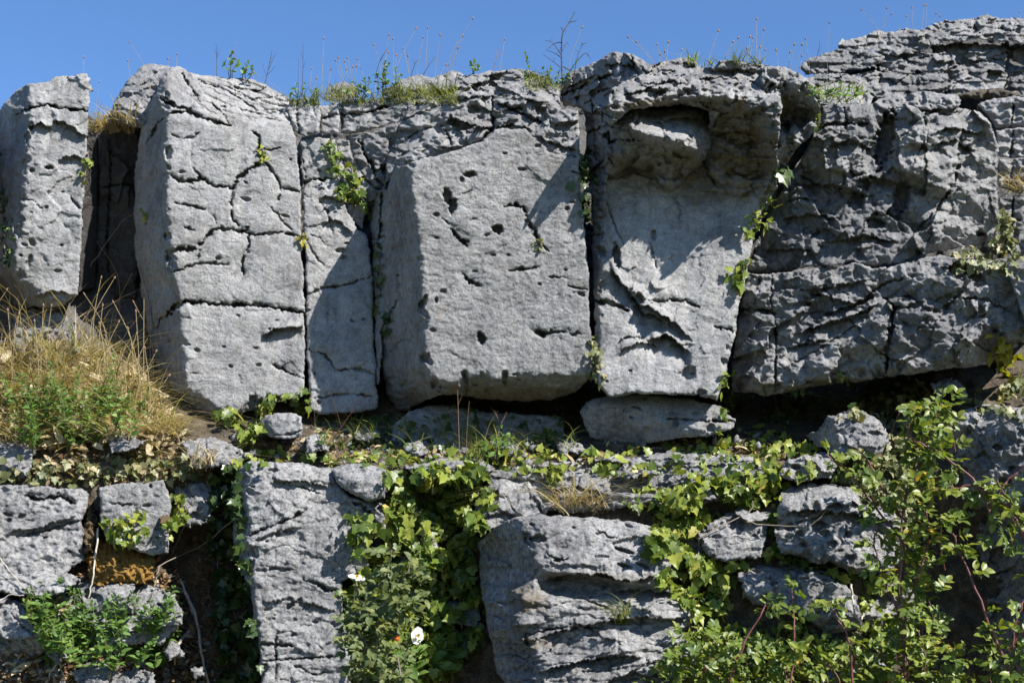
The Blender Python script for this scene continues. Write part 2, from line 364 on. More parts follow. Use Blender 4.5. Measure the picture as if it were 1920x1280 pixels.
# ------------------------------------------------------------------ the limestone blocks
big = 'big limestone blocks of the cliff'
rock('limestone_block','tall narrow weathered block at the cliff end, with a level crack across its top', 
  [(-60,250),(-30,215),(0,203),(30,170),(52,158),(90,152),(105,143),(140,142),(155,140),(168,146),(168,190),(166,240),(163,300),(157,350),(155,420),(150,480),(148,520),(145,552),(118,574),(95,578),(60,576),(25,585),(-60,610)],
  [(57,165,70),(165,165,62),(40,560,70)],
  cr=[('L',[(57,140),(57,165),(50,205),(54,240),(50,300),(48,330),(44,390),(33,440),(28,490),(33,520),(48,548),(62,580)],2.6),('B',[(20,505),(75,548),(105,560),(140,560)],1.2,5),('T',[(30,205),(100,190),(170,150)],.35,6)],
  cracks=[([(30,215),(60,201),(90,197),(120,203),(168,209)],5,28),([(44,372),(60,376),(78,390)],3,14),([(128,366),(138,378),(150,392)],5,16),([(30,442),(56,437)],4,14),([(100,560),(118,566)],4,12)],
  pits=[(92,314,9,4,0,12),(87,388,4,3),(118,360,4,2),(60,455,9,6,40,9),(55,490,6,14,15,9),(108,508,7,3),(60,320,5,5),(115,460,4,3)],
  steps=[([(52,240),(75,230),(100,240)],22,16),([(94,222),(120,228),(140,243),(166,262)],24,15),([(108,300),(135,290),(158,304)],18,14),([(55,560),(90,545),(140,552)],18,12)],
  amp=3.5,facets=[(4,70,50),(1.4,26,18)],seed=3,autopits=5,depth=120,micro=.5,group=big)
rock('loose_stone','small pointed stone perched on the corner of the tall narrow block',[(142,142),(150,136),(166,138),(169,160),(168,174),(160,162),(150,152)],[(142,140,66),(168,140,60),(160,175,64)],amp=2,seed=4,depth=30,cat='stone',group='small loose stones')
rock('boulder','rounded scalloped boulder behind the corner of the cracked column, against the sky',
  [(203,220),(215,190),(240,150),(262,125),(285,119),(318,126),(325,160),(300,215),(285,245),(250,240)],[(205,215,-80),(262,130,-120),(310,200,-50)],bulge=30,cr=[('T',[(200,225),(235,180),(320,150)],.8,8)],amp=6,karst=(3,26,13),facets=[(12,44,30),(7,20,12)],seed=5,depth=150,mat=GREY)
rock('rock_slab','dark shaded upright slab set back in the gap between two tall blocks',
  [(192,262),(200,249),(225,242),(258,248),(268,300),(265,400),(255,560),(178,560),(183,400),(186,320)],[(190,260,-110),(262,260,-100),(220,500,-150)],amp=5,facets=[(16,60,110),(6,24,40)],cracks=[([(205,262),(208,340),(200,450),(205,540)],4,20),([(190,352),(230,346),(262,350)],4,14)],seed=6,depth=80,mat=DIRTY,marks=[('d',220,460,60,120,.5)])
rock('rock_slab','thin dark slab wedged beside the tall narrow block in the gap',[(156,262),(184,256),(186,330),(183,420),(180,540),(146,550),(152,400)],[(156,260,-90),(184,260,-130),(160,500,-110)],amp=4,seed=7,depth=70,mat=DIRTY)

rock('limestone_block','cracked pale column split by one long level fissure above its foot',
  [(308,136),(318,127),(330,124),(350,135),(400,143),(440,148),(475,150),(500,160),(530,178),(548,187),(545,215),(550,240),(556,258),(560,300),(564,360),(566,440),(569,520),(571,600),(571,700),(568,745),(530,748),(500,762),(470,770),(440,778),(425,800),(395,806),(352,802),(330,785),(305,730),(285,650),(266,560),(254,460),(252,380),(255,300),(264,240),(274,215),(286,180),(298,150)],
  [(312,200,75),(560,300,50),(350,740,85)],
  cr=[('L',[(313,120),(313,330),(314,420),(318,480),(322,505),(333,530),(335,575),(341,620),(347,680),(352,735),(365,760),(400,806)],2.4),
      ('B',[(330,728),(353,734),(367,734),(383,744),(407,764),(427,775),(440,778),(465,757),(500,747),(570,748)],1.5,4),
      ('T',[(300,182),(330,200),(385,218),(430,236),(480,246),(570,262)],.75,10)],
  cracks=[([(300,183),(325,198),(350,205),(375,220),(400,228),(434,237)],6,30),([(276,268),(300,228),(318,213),(345,209),(377,218)],5,24),([(342,138),(356,162),(375,192)],6,16),([(395,193),(420,215),(430,233)],3,12),
   ([(375,155),(415,165),(450,185),(480,206),(512,214)],3,11),([(440,165),(482,172),(508,160)],3.5,14),([(470,187),(500,184),(538,179)],3,11),([(488,220),(530,228)],3,11),([(350,175),(380,200),(405,215)],2.5,8),([(420,160),(470,185),(500,200)],2.5,9),([(450,205),(490,215),(530,210)],2.5,8),
   ([(322,254),(345,259),(362,258),(374,247)],5,10),
   ([(472,246),(485,255),(486,275),(479,286)],6,22),([(486,278),(505,282),(527,277)],3.5,12),([(490,298),(505,312),(520,335),(528,352),(521,375)],5,16),([(491,304),(465,320),(445,335),(437,352)],7,22),
   ([(308,324),(340,340),(370,338),(376,332),(400,348),(437,353)],6,22),([(364,316),(376,332)],4,12),([(437,352),(433,380),(435,405),(446,424)],6,26),([(528,352),(562,360)],5,15),
   ([(330,381),(352,384),(390,394)],5,16),([(345,426),(366,431)],4,12),([(372,460),(392,440),(402,429),(430,430),(460,434),(464,427)],7,22),([(376,468),(370,486)],4,12),([(460,434),(477,442),(510,437),(530,435),(562,446)],5,20),([(468,440),(465,465),(455,490),(455,516)],6,24),
   ([(316,474),(335,466),(372,467)],8,24),([(320,512),(350,501),(380,493),(426,494)],5,16),([(290,615),(325,577),(345,565),(380,568),(430,571),(480,571),(530,580),(571,586)],8,36),
   ([(338,645),(356,645)],5,14),([(354,701),(369,699)],4,12),([(513,683),(540,698),(567,709)],5,18),([(400,404),(406,419)],3,10),([(508,388),(530,415),(552,436)],3.5,12),([(360,270),(358,300),(362,320)],2,5)],
  pits=[(432,687,5,4),(505,617,4,3),(420,650,4,2),(480,652,5,2),(318,640,4,2),(545,300,3,2),(415,350,3,3),(520,600,4,2)],
  steps=[([(486,630),(520,616),(570,610)],34,15),([(500,752),(530,738),(575,742)],16,10)],
  strata=(7,13,lambda X,Y: sm((225-Y+.12*(X-330))/30)*sm((X-345)/70),.33),
  amp=2.4,facets=[(1.8,80,60),(.7,28,18)],micro=.5,seed=8,autopits=14,depth=140,edge=5,group=big)
rock('rock_chunk','broken pale chunk filling the notch at the top of the cracked column',[(538,205),(545,186),(560,184),(590,184),(602,198),(600,250),(572,256),(548,246)],[(540,190,20),(600,190,30),(570,250,48)],cracks=[([(560,185),(556,215),(562,250)],4,16),([(585,186),(592,220)],3,12)],amp=6,karst=(5,20,14),seed=9,depth=80)
rock('limestone_block','flat recessed panel between the cracked column and the pitted slab',
  [(562,262),(600,258),(628,262),(632,300),(640,360),(655,400),(672,430),(690,442),(699,520),(702,640),(708,765),(660,775),(600,778),(582,768),(576,690),(575,560),(571,440),(566,330)],
  [(565,300,46),(690,500,38),(600,760,56)],
  cracks=[([(563,346),(590,337),(622,335)],8,28),([(575,450),(590,480),(612,502)],3,10),([(575,556),(600,540),(640,536),(697,518)],5,18),([(578,655),(610,665),(630,695),(660,690),(702,700)],5,15),([(588,747),(650,738),(704,742)],4,15),([(600,375),(615,400),(625,440)],5,15),([(566,300),(575,335)],3,14),([(580,440),(600,446),(612,460)],3,9)],
  pits=[(575,582,8,4),(600,320,5,3),(640,470,12,5),(590,700,4,3)],steps=[([(598,372),(620,365),(650,380)],20,12),([(600,420),(630,412),(665,440)],16,12)],
  amp=2.6,facets=[(2.4,60,60),(3,22,18,lambda X,Y: sm((470-Y)/60))],micro=.5,seed=10,autopits=8,depth=90,group=big)
rock('rock_chunk','square jointed chunk under the grassy edge beside the scalloped crag',[(636,192),(642,187),(680,184),(705,184),(745,180),(770,178),(768,215),(750,228),(700,243),(655,252),(640,250)],[(640,190,10),(750,185,30),(690,245,30)],cr=[('R',[(740,180),(715,212),(700,245)],.0)],cracks=[([(636,216),(670,214),(700,208),(730,198)],5,20),([(641,186),(642,250)],4,14)],amp=7,karst=(6,26,12),seed=11,depth=90,mat=GREY)
rock('rock_chunk','narrow upright chunk with a pale edge beside the square jointed chunk',[(598,200),(614,196),(634,190),(637,222),(634,250),(602,256)],[(600,200,5),(634,200,18),(610,250,22)],cracks=[([(600,222),(634,217)],5,16),([(618,195),(616,225)],3,12)],amp=5,seed=12,depth=80)
rock('rock_facet','sloping fractured rock below the square jointed chunk, with a forked crack',[(650,256),(700,246),(755,228),(770,260),(755,310),(738,340),(725,355),(700,352),(684,330),(664,300)],[(655,260,20),(750,240,60),(715,350,50)],
  cr=[('R',[(735,230),(722,300),(718,355)],.9,3)],cracks=[([(672,262),(685,290),(700,312),(705,335)],6,22),([(700,322),(725,315)],5,18),([(705,335),(718,350)],5,18)],amp=8,karst=(8,22,14),seed=13,depth=90,mat=GREY)
rock('rock_chunk','small blocky chunk beside the ivy sprig in the recessed panel',[(630,262),(655,262),(664,300),(690,340),(712,356),(716,372),(690,380),(680,430),(664,420),(648,392),(640,350),(634,300)],[(635,265,30),(700,360,36),(670,420,30)],cracks=[([(640,300),(665,310)],4,16),([(655,345),(690,330)],4,16),([(650,385),(690,372)],4,16)],amp=7,karst=(7,20,16),seed=14,depth=80)
rock('rock_sliver','tall thin broken sliver leaning on the side of the pitted slab',[(702,362),(716,356),(736,356),(738,420),(728,520),(718,600),(712,720),(704,720),(702,600),(696,450),(690,400)],[(700,370,40),(735,370,75),(710,700,50)],cr=[('L',[(715,356),(714,420),(712,720)],1.2)],cracks=[([(696,450),(730,440)],4,18),([(700,560),(722,552)],4,16),([(716,360),(712,450)],4,18)],amp=6,karst=(5,16,30),seed=15,depth=90,mat=GREY)

rock('limestone_crag','scalloped crag crowning the big pitted slab',
  [(722,345),(724,310),(735,270),(748,235),(756,205),(775,183),(800,165),(830,150),(870,142),(930,134),(970,128),(1000,134),(1030,150),(1050,165),(1052,203),(1075,205),(1086,208),(1088,302),(1050,300),(1030,300),(1000,285),(935,255),(905,275),(860,300),(800,312),(770,320),(748,335)],
  [(740,320,110),(1080,290,205),(900,140,90)],
  cr=[('L',[(870,130),(800,200),(770,320)],.5,12),('T',[(740,235),(800,215),(900,190),(1090,205)],.75,10)],
  cracks=[([(924,180),(922,215),(926,238),(905,262),(860,288)],6,26),([(748,228),(790,212),(830,196)],3,14),([(760,262),(800,240),(835,236)],3,12),([(830,240),(845,262),(850,285)],4,16),([(835,290),(872,280),(905,265)],5,20),([(1052,200),(1080,208)],4,14),([(1004,218),(1010,230)],4,14),([(960,150),(1000,142)],3,10),([(1030,150),(1040,190),(1060,205)],3.5,12)],
  pits=[(970,205,22,8,20,14),(1015,215,12,20,-20,16),(890,205,18,9,0,12),(1010,165,14,6),(850,230,14,8)],
  steps=[([(840,215),(880,235),(925,242)],34,22),([(925,192),(960,200),(1000,222),(1030,235)],30,18),([(925,240),(960,232),(1000,245)],24,12),([(1040,232),(1086,226)],22,14),([(1000,250),(1040,270),(1086,285)],22,16),([(800,175),(860,165),(920,168)],14,8),([(850,190),(900,180),(960,178)],16,8)],
  amp=9,karst=(5,24,11),facets=[(20,70,44),(9,28,17)],seed=16,depth=140,edge=7,mat=GREY,group=big,strata=(5,14,lambda X,Y: sm((215-Y)/30)))
rock('limestone_slab','big smooth pitted slab jutting out over a dark hollow at its foot',
  [(728,350),(736,330),(744,308),(752,314),(770,302),(800,297),(845,287),(905,264),(930,242),(985,242),(1030,285),(1086,300),(1092,400),(1100,460),(1104,560),(1110,640),(1114,700),(1104,714),(1080,735),(1040,748),(980,752),(900,748),(850,738),(800,748),(765,768),(742,774),(726,740),(714,690),(712,600),(718,520),(724,420)],
  [(775,310,225),(1100,330,205),(810,710,215)],
  cr=[('L',[(770,300),(772,350),(780,400),(788,470),(792,560),(797,640),(800,690),(808,705),(822,722),(822,780)],2.3),
      ('B',[(740,735),(800,716),(825,722),(865,715),(873,697),(880,706),(915,700),(920,708),(960,704),(1040,702),(1113,698)],2.0,3)],
  cracks=[([(860,367),(885,355)],3,10),([(830,411),(845,421)],4,14),([(847,430),(860,446),(876,463)],9,26),([(878,412),(893,410)],3,10),([(942,388),(965,383),(980,389),(988,404)],8,24),([(994,418),(1003,435),(1006,447)],9,22),([(1004,448),(1016,460),(1028,470)],8,20),
   ([(868,513),(880,527),(900,537)],11,24),([(953,508),(985,504),(1010,502)],5,18),([(1025,518),(1050,520),(1064,522)],4.5,14),([(1065,535),(1104,545)],5,16),([(998,619),(1018,628),(1032,622),(1058,623)],7,20),([(1072,626),(1090,627)],7,14),([(732,660),(755,635),(775,640)],4,14),([(735,580),(748,560)],4,14)],
  pits=[(882,327,12,6,-10,16),(866,336,5,5),(838,368,9,16,-10,20),(848,386,8,17,10,24),(818,402,6,5),(933,430,11,10,10,20),(988,414,5,4),(953,478,4,2),(924,478,5,3),(831,546,7,4),(812,619,8,4),(903,634,9,12,-20,22),(947,288,5,2),(1012,533,4,3),(818,562,3,6),(870,700,6,8),(1060,506,3,2),(1016,625,12,7,20,18)],
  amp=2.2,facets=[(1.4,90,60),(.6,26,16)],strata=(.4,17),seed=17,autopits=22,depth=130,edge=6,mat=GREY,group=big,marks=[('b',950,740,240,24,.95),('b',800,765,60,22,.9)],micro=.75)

rock('fractured_rock','broken shaded rocks stepped beside the overhang, above the ivy filled cleft',
  [(1052,160),(1065,137),(1095,125),(1115,117),(1135,106),(1152,97),(1182,100),(1205,112),(1222,124),(1228,150),(1190,165),(1165,190),(1145,220),(1140,300),(1136,390),(1128,440),(1112,440),(1104,330),(1095,212),(1088,203),(1056,200)],
  [(1060,160,120),(1200,150,220),(1125,430,185)],cr=[('L',[(1155,95),(1150,160),(1138,200),(1135,440)],1.1,6),('T',[(1050,150),(1120,135),(1230,140)],.8,6)],
  cracks=[([(1052,180),(1080,168),(1120,150),(1150,140)],6,26),([(1092,200),(1120,175),(1145,165)],5,22),([(1100,250),(1140,235)],5,20),([(1105,320),(1140,300)],5,20),([(1110,180),(1115,260),(1122,330)],5,20),([(1180,100),(1190,125),(1200,150)],5,20)],
  steps=[([(1130,125),(1165,118),(1200,130)],20,12),([(1060,165),(1090,150),(1125,140)],24,14),([(1095,215),(1140,205)],22,14),([(1200,125),(1215,135),(1228,132)],14,8)],amp=8,karst=(3,24,14),facets=[(22,44,40),(9,20,14)],seed=18,depth=130,mat=GREY)
rock('limestone_pillar','smooth pillar under the overhang, crossed by a broken diagonal scar',
  [(1118,215),(1200,180),(1400,170),(1520,170),(1532,250),(1500,300),(1480,330),(1462,370),(1432,400),(1418,430),(1402,500),(1388,560),(1375,640),(1362,700),(1345,752),(1310,742),(1250,738),(1190,738),(1140,744),(1122,720),(1116,650),(1114,560),(1108,450),(1120,400),(1126,330)],
  [(1120,500,178),(1400,500,205),(1250,230,137)],
  cr=[('L',[(1128,200),(1128,400),(1127,455),(1124,500),(1126,565),(1120,740)],2.2),('R',[(1420,400),(1398,500),(1384,560),(1370,640),(1340,750)],1.2,4),('B',[(1110,745),(1340,742)],1.)],
  cracks=[([(1203,562),(1250,565)],5.5,18),([(1258,562),(1290,565),(1312,577)],6.5,18),([(1112,564),(1145,568),(1177,582)],7,26),([(1340,612),(1377,621)],6,20),([(1219,455),(1231,502)],3,8),([(1165,637),(1180,632),(1207,633)],5,14),([(1130,360),(1150,420),(1170,460)],3,10),([(1265,370),(1275,395),(1270,420)],4,12),([(1300,250),(1330,330),(1345,350)],4,12),([(1150,655),(1165,636)],4,12)],
  pits=[(1182,695,4,3),(1258,748,8,5),(1225,440,5,12),(1290,700,14,16,40,10),(1315,735,10,6),(1156,480,8,24,-8,22),(1300,700,5,3),(1195,560,16,12,40,18)],
  steps=[([(1142,500),(1175,540),(1205,575)],40,22),([(1196,582),(1222,588),(1252,604)],40,26),([(1210,640),(1250,625),(1298,664)],48,24),([(1150,668),(1195,640),(1240,650)],18,14),([(1180,570),(1215,575),(1260,600),(1300,640)],36,34)],
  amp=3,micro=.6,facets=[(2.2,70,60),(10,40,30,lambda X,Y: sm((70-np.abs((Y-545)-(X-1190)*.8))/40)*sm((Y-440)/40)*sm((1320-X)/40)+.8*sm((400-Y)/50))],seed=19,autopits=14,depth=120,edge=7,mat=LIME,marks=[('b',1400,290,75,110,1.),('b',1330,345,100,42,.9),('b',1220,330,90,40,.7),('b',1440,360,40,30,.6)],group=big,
  karst=(3,26,18,lambda X,Y: sm((420-Y)/40)+.6*sm((90-np.abs((Y-540)-(X-1180)*.9))/40)*sm((Y-430)/40)*sm((1310-X)/40)))
rock('limestone_overhang','rounded overhanging head of rock with a ragged lip and brown stained underside',
  [(1134,225),(1130,205),(1140,185),(1146,166),(1170,152),(1198,142),(1215,128),(1240,114),(1275,108),(1300,112),(1308,124),(1335,128),(1350,115),(1365,112),(1400,118),(1440,124),(1462,160),(1466,200),(1462,240),(1456,270),(1462,310),(1458,350),(1440,385),(1415,398),(1385,385),(1350,350),(1330,330),(1322,270),(1332,225),(1325,206),(1290,198),(1250,200),(1215,202),(1185,205),(1165,222),(1146,238)],
  [(1140,200,318),(1440,200,322),(1280,120,250)],
  cr=[('T',[(1130,180),(1250,170),(1350,165),(1450,165)],.85,10),('B',[(1130,205),(1150,212),(1180,192),(1230,178),(1290,172),(1340,178),(1390,184),(1415,190),(1432,202),(1445,215),(1458,232)],2.0,5),('L',[(1165,140),(1150,180),(1145,225)],1.2,6)],
  cracks=[([(1220,142),(1250,140),(1275,130)],3,10),([(1275,152),(1290,160)],3,10),([(1400,150),(1420,160),(1440,175)],5,16),([(1190,150),(1205,145)],4,12)],
  pits=[(1285,125,10,8),(1300,128,6,8),(1325,150,8,5),(1370,140,8,4),(1180,185,8,6),(1240,172,12,5)],
  steps=[([(1200,160),(1250,152),(1290,158)],14,8),([(1300,150),(1350,145),(1400,152)],14,8),([(1160,180),(1210,168),(1260,165)],16,8),([(1340,130),(1380,128),(1420,140)],14,8)],
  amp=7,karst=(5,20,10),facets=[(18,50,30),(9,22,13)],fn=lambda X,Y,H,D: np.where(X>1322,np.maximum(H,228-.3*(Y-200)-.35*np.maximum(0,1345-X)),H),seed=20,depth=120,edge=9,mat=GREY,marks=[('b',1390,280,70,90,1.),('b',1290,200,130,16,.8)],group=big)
rock('rock_lobe','lumpy knob hanging below the lip of the overhang',
  [(1136,232),(1150,222),(1180,206),(1215,204),(1250,202),(1290,202),(1325,208),(1336,230),(1334,270),(1322,300),(1290,330),(1276,352),(1255,362),(1236,345),(1226,322),(1200,318),(1180,312),(1150,330),(1132,330),(1130,290),(1144,268)],
  [(1150,240,215),(1330,240,205),(1250,340,205)],bulge=45,
  fn=lambda X,Y,H,D: H+52*np.exp(-((Y-(245+.28*(X-1200)))/16)**2)*sm((X-1165)/25)*sm((1320-X)/25)-.45*np.maximum(Y-(255+.28*(X-1200)),0)-30*sm((235-Y+.2*(X-1230))/25)*sm((X-1190)/30),
  cracks=[([(1130,275),(1160,262),(1200,264)],5,20),([(1200,212),(1190,240)],4,16),([(1280,285),(1290,270),(1300,262)],4,14),([(1150,262),(1148,300)],4,14),([(1140,295),(1150,312)],4,12)],
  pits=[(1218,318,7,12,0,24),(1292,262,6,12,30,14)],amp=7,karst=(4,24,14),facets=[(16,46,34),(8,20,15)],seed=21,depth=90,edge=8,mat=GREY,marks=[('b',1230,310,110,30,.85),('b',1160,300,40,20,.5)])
rock('rock_lobe','pale ragged outer lobe of the overhang, next to the fern-like ivy',
  [(1424,150),(1432,126),(1470,126),(1498,136),(1512,148),(1528,160),(1537,185),(1537,215),(1530,240),(1516,262),(1500,272),(1486,292),(1472,322),(1462,312),(1448,290),(1440,262),(1452,240),(1446,205),(1438,185)],
  [(1440,160,300),(1530,200,315),(1470,280,290)],cr=[('T',[(1420,150),(1470,152),(1540,165)],.7,8),('B',[(1420,160),(1450,160),(1500,158),(1512,154),(1540,175)],1.2,4)],
  fn=lambda X,Y,H,D: H+62*sm((Y-226-16*pn(X/14,Y/60,3))/18)+1.15*np.maximum(Y-232,0)-.5*np.maximum(Y-264,0)+6*sm((X-1505-8*pn(Y/12,X/40,2))/12)*sm((Y-165)/20),
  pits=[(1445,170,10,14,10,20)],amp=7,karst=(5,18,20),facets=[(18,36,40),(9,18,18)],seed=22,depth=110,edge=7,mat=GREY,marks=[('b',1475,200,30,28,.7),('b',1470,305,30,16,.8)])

rock('limestone_block','rough dark lichened block with furrowed face beside the overhang',
  [(1535,200),(1560,194),(1600,198),(1640,195),(1670,188),(1700,195),(1730,205),(1760,204),(1800,204),(1840,211),(1858,230),(1869,270),(1872,380),(1870,440),(1855,462),(1800,466),(1760,470),(1720,482),(1680,494),(1640,500),(1600,490),(1560,498),(1500,504),(1440,514),(1400,510),(1418,450),(1440,400),(1466,355),(1500,300),(1525,255)],
  [(1430,450,160),(1720,400,235),(1600,230,195)],
  cr=[('T',[(1520,230),(1700,205),(1870,215)],.6,8),('B',[(1690,500),(1740,455),(1800,440),(1880,440)],1.6,6),('R',[(1735,190),(1725,300),(1715,360),(1700,500)],.56,20)],
  cracks=[([(1530,240),(1560,232),(1600,233),(1628,232)],6,24),([(1580,198),(1592,232)],4,14),([(1590,310),(1600,330),(1625,325)],6,22),([(1733,215),(1735,238)],6,22),([(1710,310),(1725,280),(1735,262)],4,14),([(1720,430),(1755,395),(1785,350)],4,16),([(1500,330),(1530,345),(1560,355)],4,14),([(1860,300),(1872,330)],4,12),([(1470,380),(1500,372),(1530,378)],4,14)],
  pits=[(1660,260,18,60,12,34),(1690,370,16,34,10,22),(1793,313,9,6,0,12),(1837,438,10,6,0,14),(1785,335,9,16,30,12),(1605,380,18,20,20,14),(1560,290,14,26,10,16),(1545,440,24,12,0,14),(1640,420,20,12,0,16),(1620,345,14,12,10,14)],
  steps=[([(1740,255),(1775,238),(1810,245),(1850,250)],26,22),([(1735,275),(1790,262),(1830,285)],22,20),([(1560,270),(1600,262),(1640,280)],24,18),([(1500,350),(1560,345),(1620,362)],24,16),([(1600,340),(1640,330),(1690,345)],26,18),([(1460,410),(1520,400),(1580,412)],22,16),([(1560,450),(1620,440),(1690,455)],24,16),([(1440,470),(1500,465),(1540,478)],18,14)],
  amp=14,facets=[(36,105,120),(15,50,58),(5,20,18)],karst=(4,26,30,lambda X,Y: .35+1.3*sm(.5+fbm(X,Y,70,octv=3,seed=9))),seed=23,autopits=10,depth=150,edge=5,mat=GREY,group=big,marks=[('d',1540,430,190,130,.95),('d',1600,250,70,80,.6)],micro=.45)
rock('limestone_block','low rough block with a dark forked fissure, overhanging an ivy hollow',
  [(1392,545),(1402,514),(1440,515),(1500,506),(1560,500),(1600,492),(1640,503),(1680,498),(1720,486),(1760,477),(1790,480),(1840,490),(1890,486),(1915,520),(1922,560),(1950,620),(1890,664),(1850,684),(1800,688),(1740,698),(1665,706),(1600,716),(1540,722),(1480,734),(1440,742),(1374,732),(1370,705),(1378,640),(1385,585)],
  [(1390,620,180),(1880,560,305),(1660,500,245)],
  cr=[('B',[(1370,722),(1480,722),(1560,708),(1660,694),(1740,676),(1780,664),(1830,640),(1850,612),(1930,640)],1.9,4),('T',[(1390,520),(1600,505),(1700,510),(1900,500)],.5,8),('L',[(1420,510),(1416,590),(1410,735)],1.0,4),('R',[(1800,480),(1790,560),(1830,640),(1840,700)],.4,14)],
  cracks=[([(1382,580),(1425,582),(1457,587)],8,28),([(1452,590),(1455,640),(1453,735)],4,24),([(1450,515),(1445,560),(1452,590)],4,16),([(1468,692),(1510,668),(1545,650),(1600,612),(1617,600)],4,14),
   ([(1660,560),(1677,575),(1673,610),(1664,645),(1662,705)],9,36),([(1675,577),(1700,576),(1722,570),(1745,582),(1766,585),(1788,562),(1802,546)],11,14),([(1620,560),(1645,540),(1665,530),(1692,523)],6,20),([(1800,562),(1820,558),(1845,560),(1870,575),(1892,583)],6,16),([(1720,620),(1745,600),(1772,602)],9,12),([(1690,605),(1715,612),(1740,595)],6,10),([(1868,530),(1872,560)],4,10),([(1405,515),(1425,525),(1420,540)],4,14)],
  pits=[(1535,545,20,10,-20,14),(1505,570,16,6,0,14),(1800,515,14,12,0,14),(1830,520,16,8,10,12),(1840,585,8,14,-20,9),(1560,700,6,3),(1700,560,14,7,0,9),(1910,640,8,6)],
  steps=[([(1500,560),(1540,552),(1600,568),(1640,545)],26,20),([(1540,588),(1580,578),(1640,552)],30,18),([(1480,630),(1540,608),(1600,592),(1660,560)],34,22),([(1470,655),(1530,640),(1560,632)],20,16),([(1760,500),(1800,495),(1850,520)],22,16),([(1490,545),(1560,538),(1640,522)],20,14)],
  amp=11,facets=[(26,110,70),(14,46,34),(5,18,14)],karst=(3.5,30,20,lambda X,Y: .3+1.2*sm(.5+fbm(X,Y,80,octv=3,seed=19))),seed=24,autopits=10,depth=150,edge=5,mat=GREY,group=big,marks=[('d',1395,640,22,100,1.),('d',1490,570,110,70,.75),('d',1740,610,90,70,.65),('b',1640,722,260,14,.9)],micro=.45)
led='ledge stones along the cliff top'
rock('ledge_stone','flat pale ledge stone lying on top of the furrowed block',[(1636,196),(1650,186),(1680,178),(1720,172),(1760,173),(1795,180),(1802,192),(1796,204),(1740,206),(1700,200),(1660,206)],[(1640,190,190),(1800,190,230),(1720,205,215)],cr=[('T',[(1630,196),(1720,186),(1800,190)],.9,4)],cracks=[([(1740,178),(1745,205)],3,10)],amp=5,karst=(5,20,9),seed=25,depth=120,mat=GREY,group=led)
rock('ledge_stone','rounded ledge stone behind the small green plants near the overhang',[(1534,196),(1536,165),(1560,158),(1590,156),(1620,162),(1636,180),(1632,196),(1600,202),(1560,200)],[(1540,190,120),(1635,190,140),(1590,200,160)],cr=[('T',[(1530,185),(1640,185)],1.1,5)],amp=5,seed=26,depth=120,mat=LIME,group=led)
# stacked stones at the far edge
stk='stacked stones beyond the furrowed block'
for k,(lab,o_,m_) in enumerate([
 ('topmost long stone of the stack beyond the furrowed block',[(1830,196),(1850,185),(1900,182),(1970,184),(1970,236),(1900,240),(1866,240),(1850,215)],GREY),
 ('second stone down in the stack beyond the furrowed block',[(1866,244),(1910,240),(1970,240),(1970,292),(1900,296),(1870,292)],GREY),
 ('third stone down in the stack, with a slanting crack',[(1870,300),(1910,296),(1970,298),(1970,356),(1910,364),(1872,350)],GREY),
 ('shaded stone low in the stack above the ivy',[(1872,370),(1920,366),(1970,368),(1970,480),(1900,484),(1874,440)],DARK)]):
    rock('stacked_stone',lab,o_,[(1870,o_[0][1],40+20*k),(1970,o_[0][1],70+20*k),(1900,o_[0][1]+60,60+20*k)],cracks=[([(1900,o_[0][1]),(1895,o_[0][1]+60)],4,18)],amp=8,karst=(8,26,16),seed=30+k,depth=110,mat=m_,group=stk,edge=8)
rock('rock_chunk','pale stone below the stack at the cliff end, half hidden by ivy',[(1885,500),(1930,490),(1970,490),(1970,640),(1930,620),(1905,560)],[(1890,500,300),(1970,500,330),(1930,620,340)],amp=7,karst=(7,26,18),seed=36,depth=120,mat=GREY)
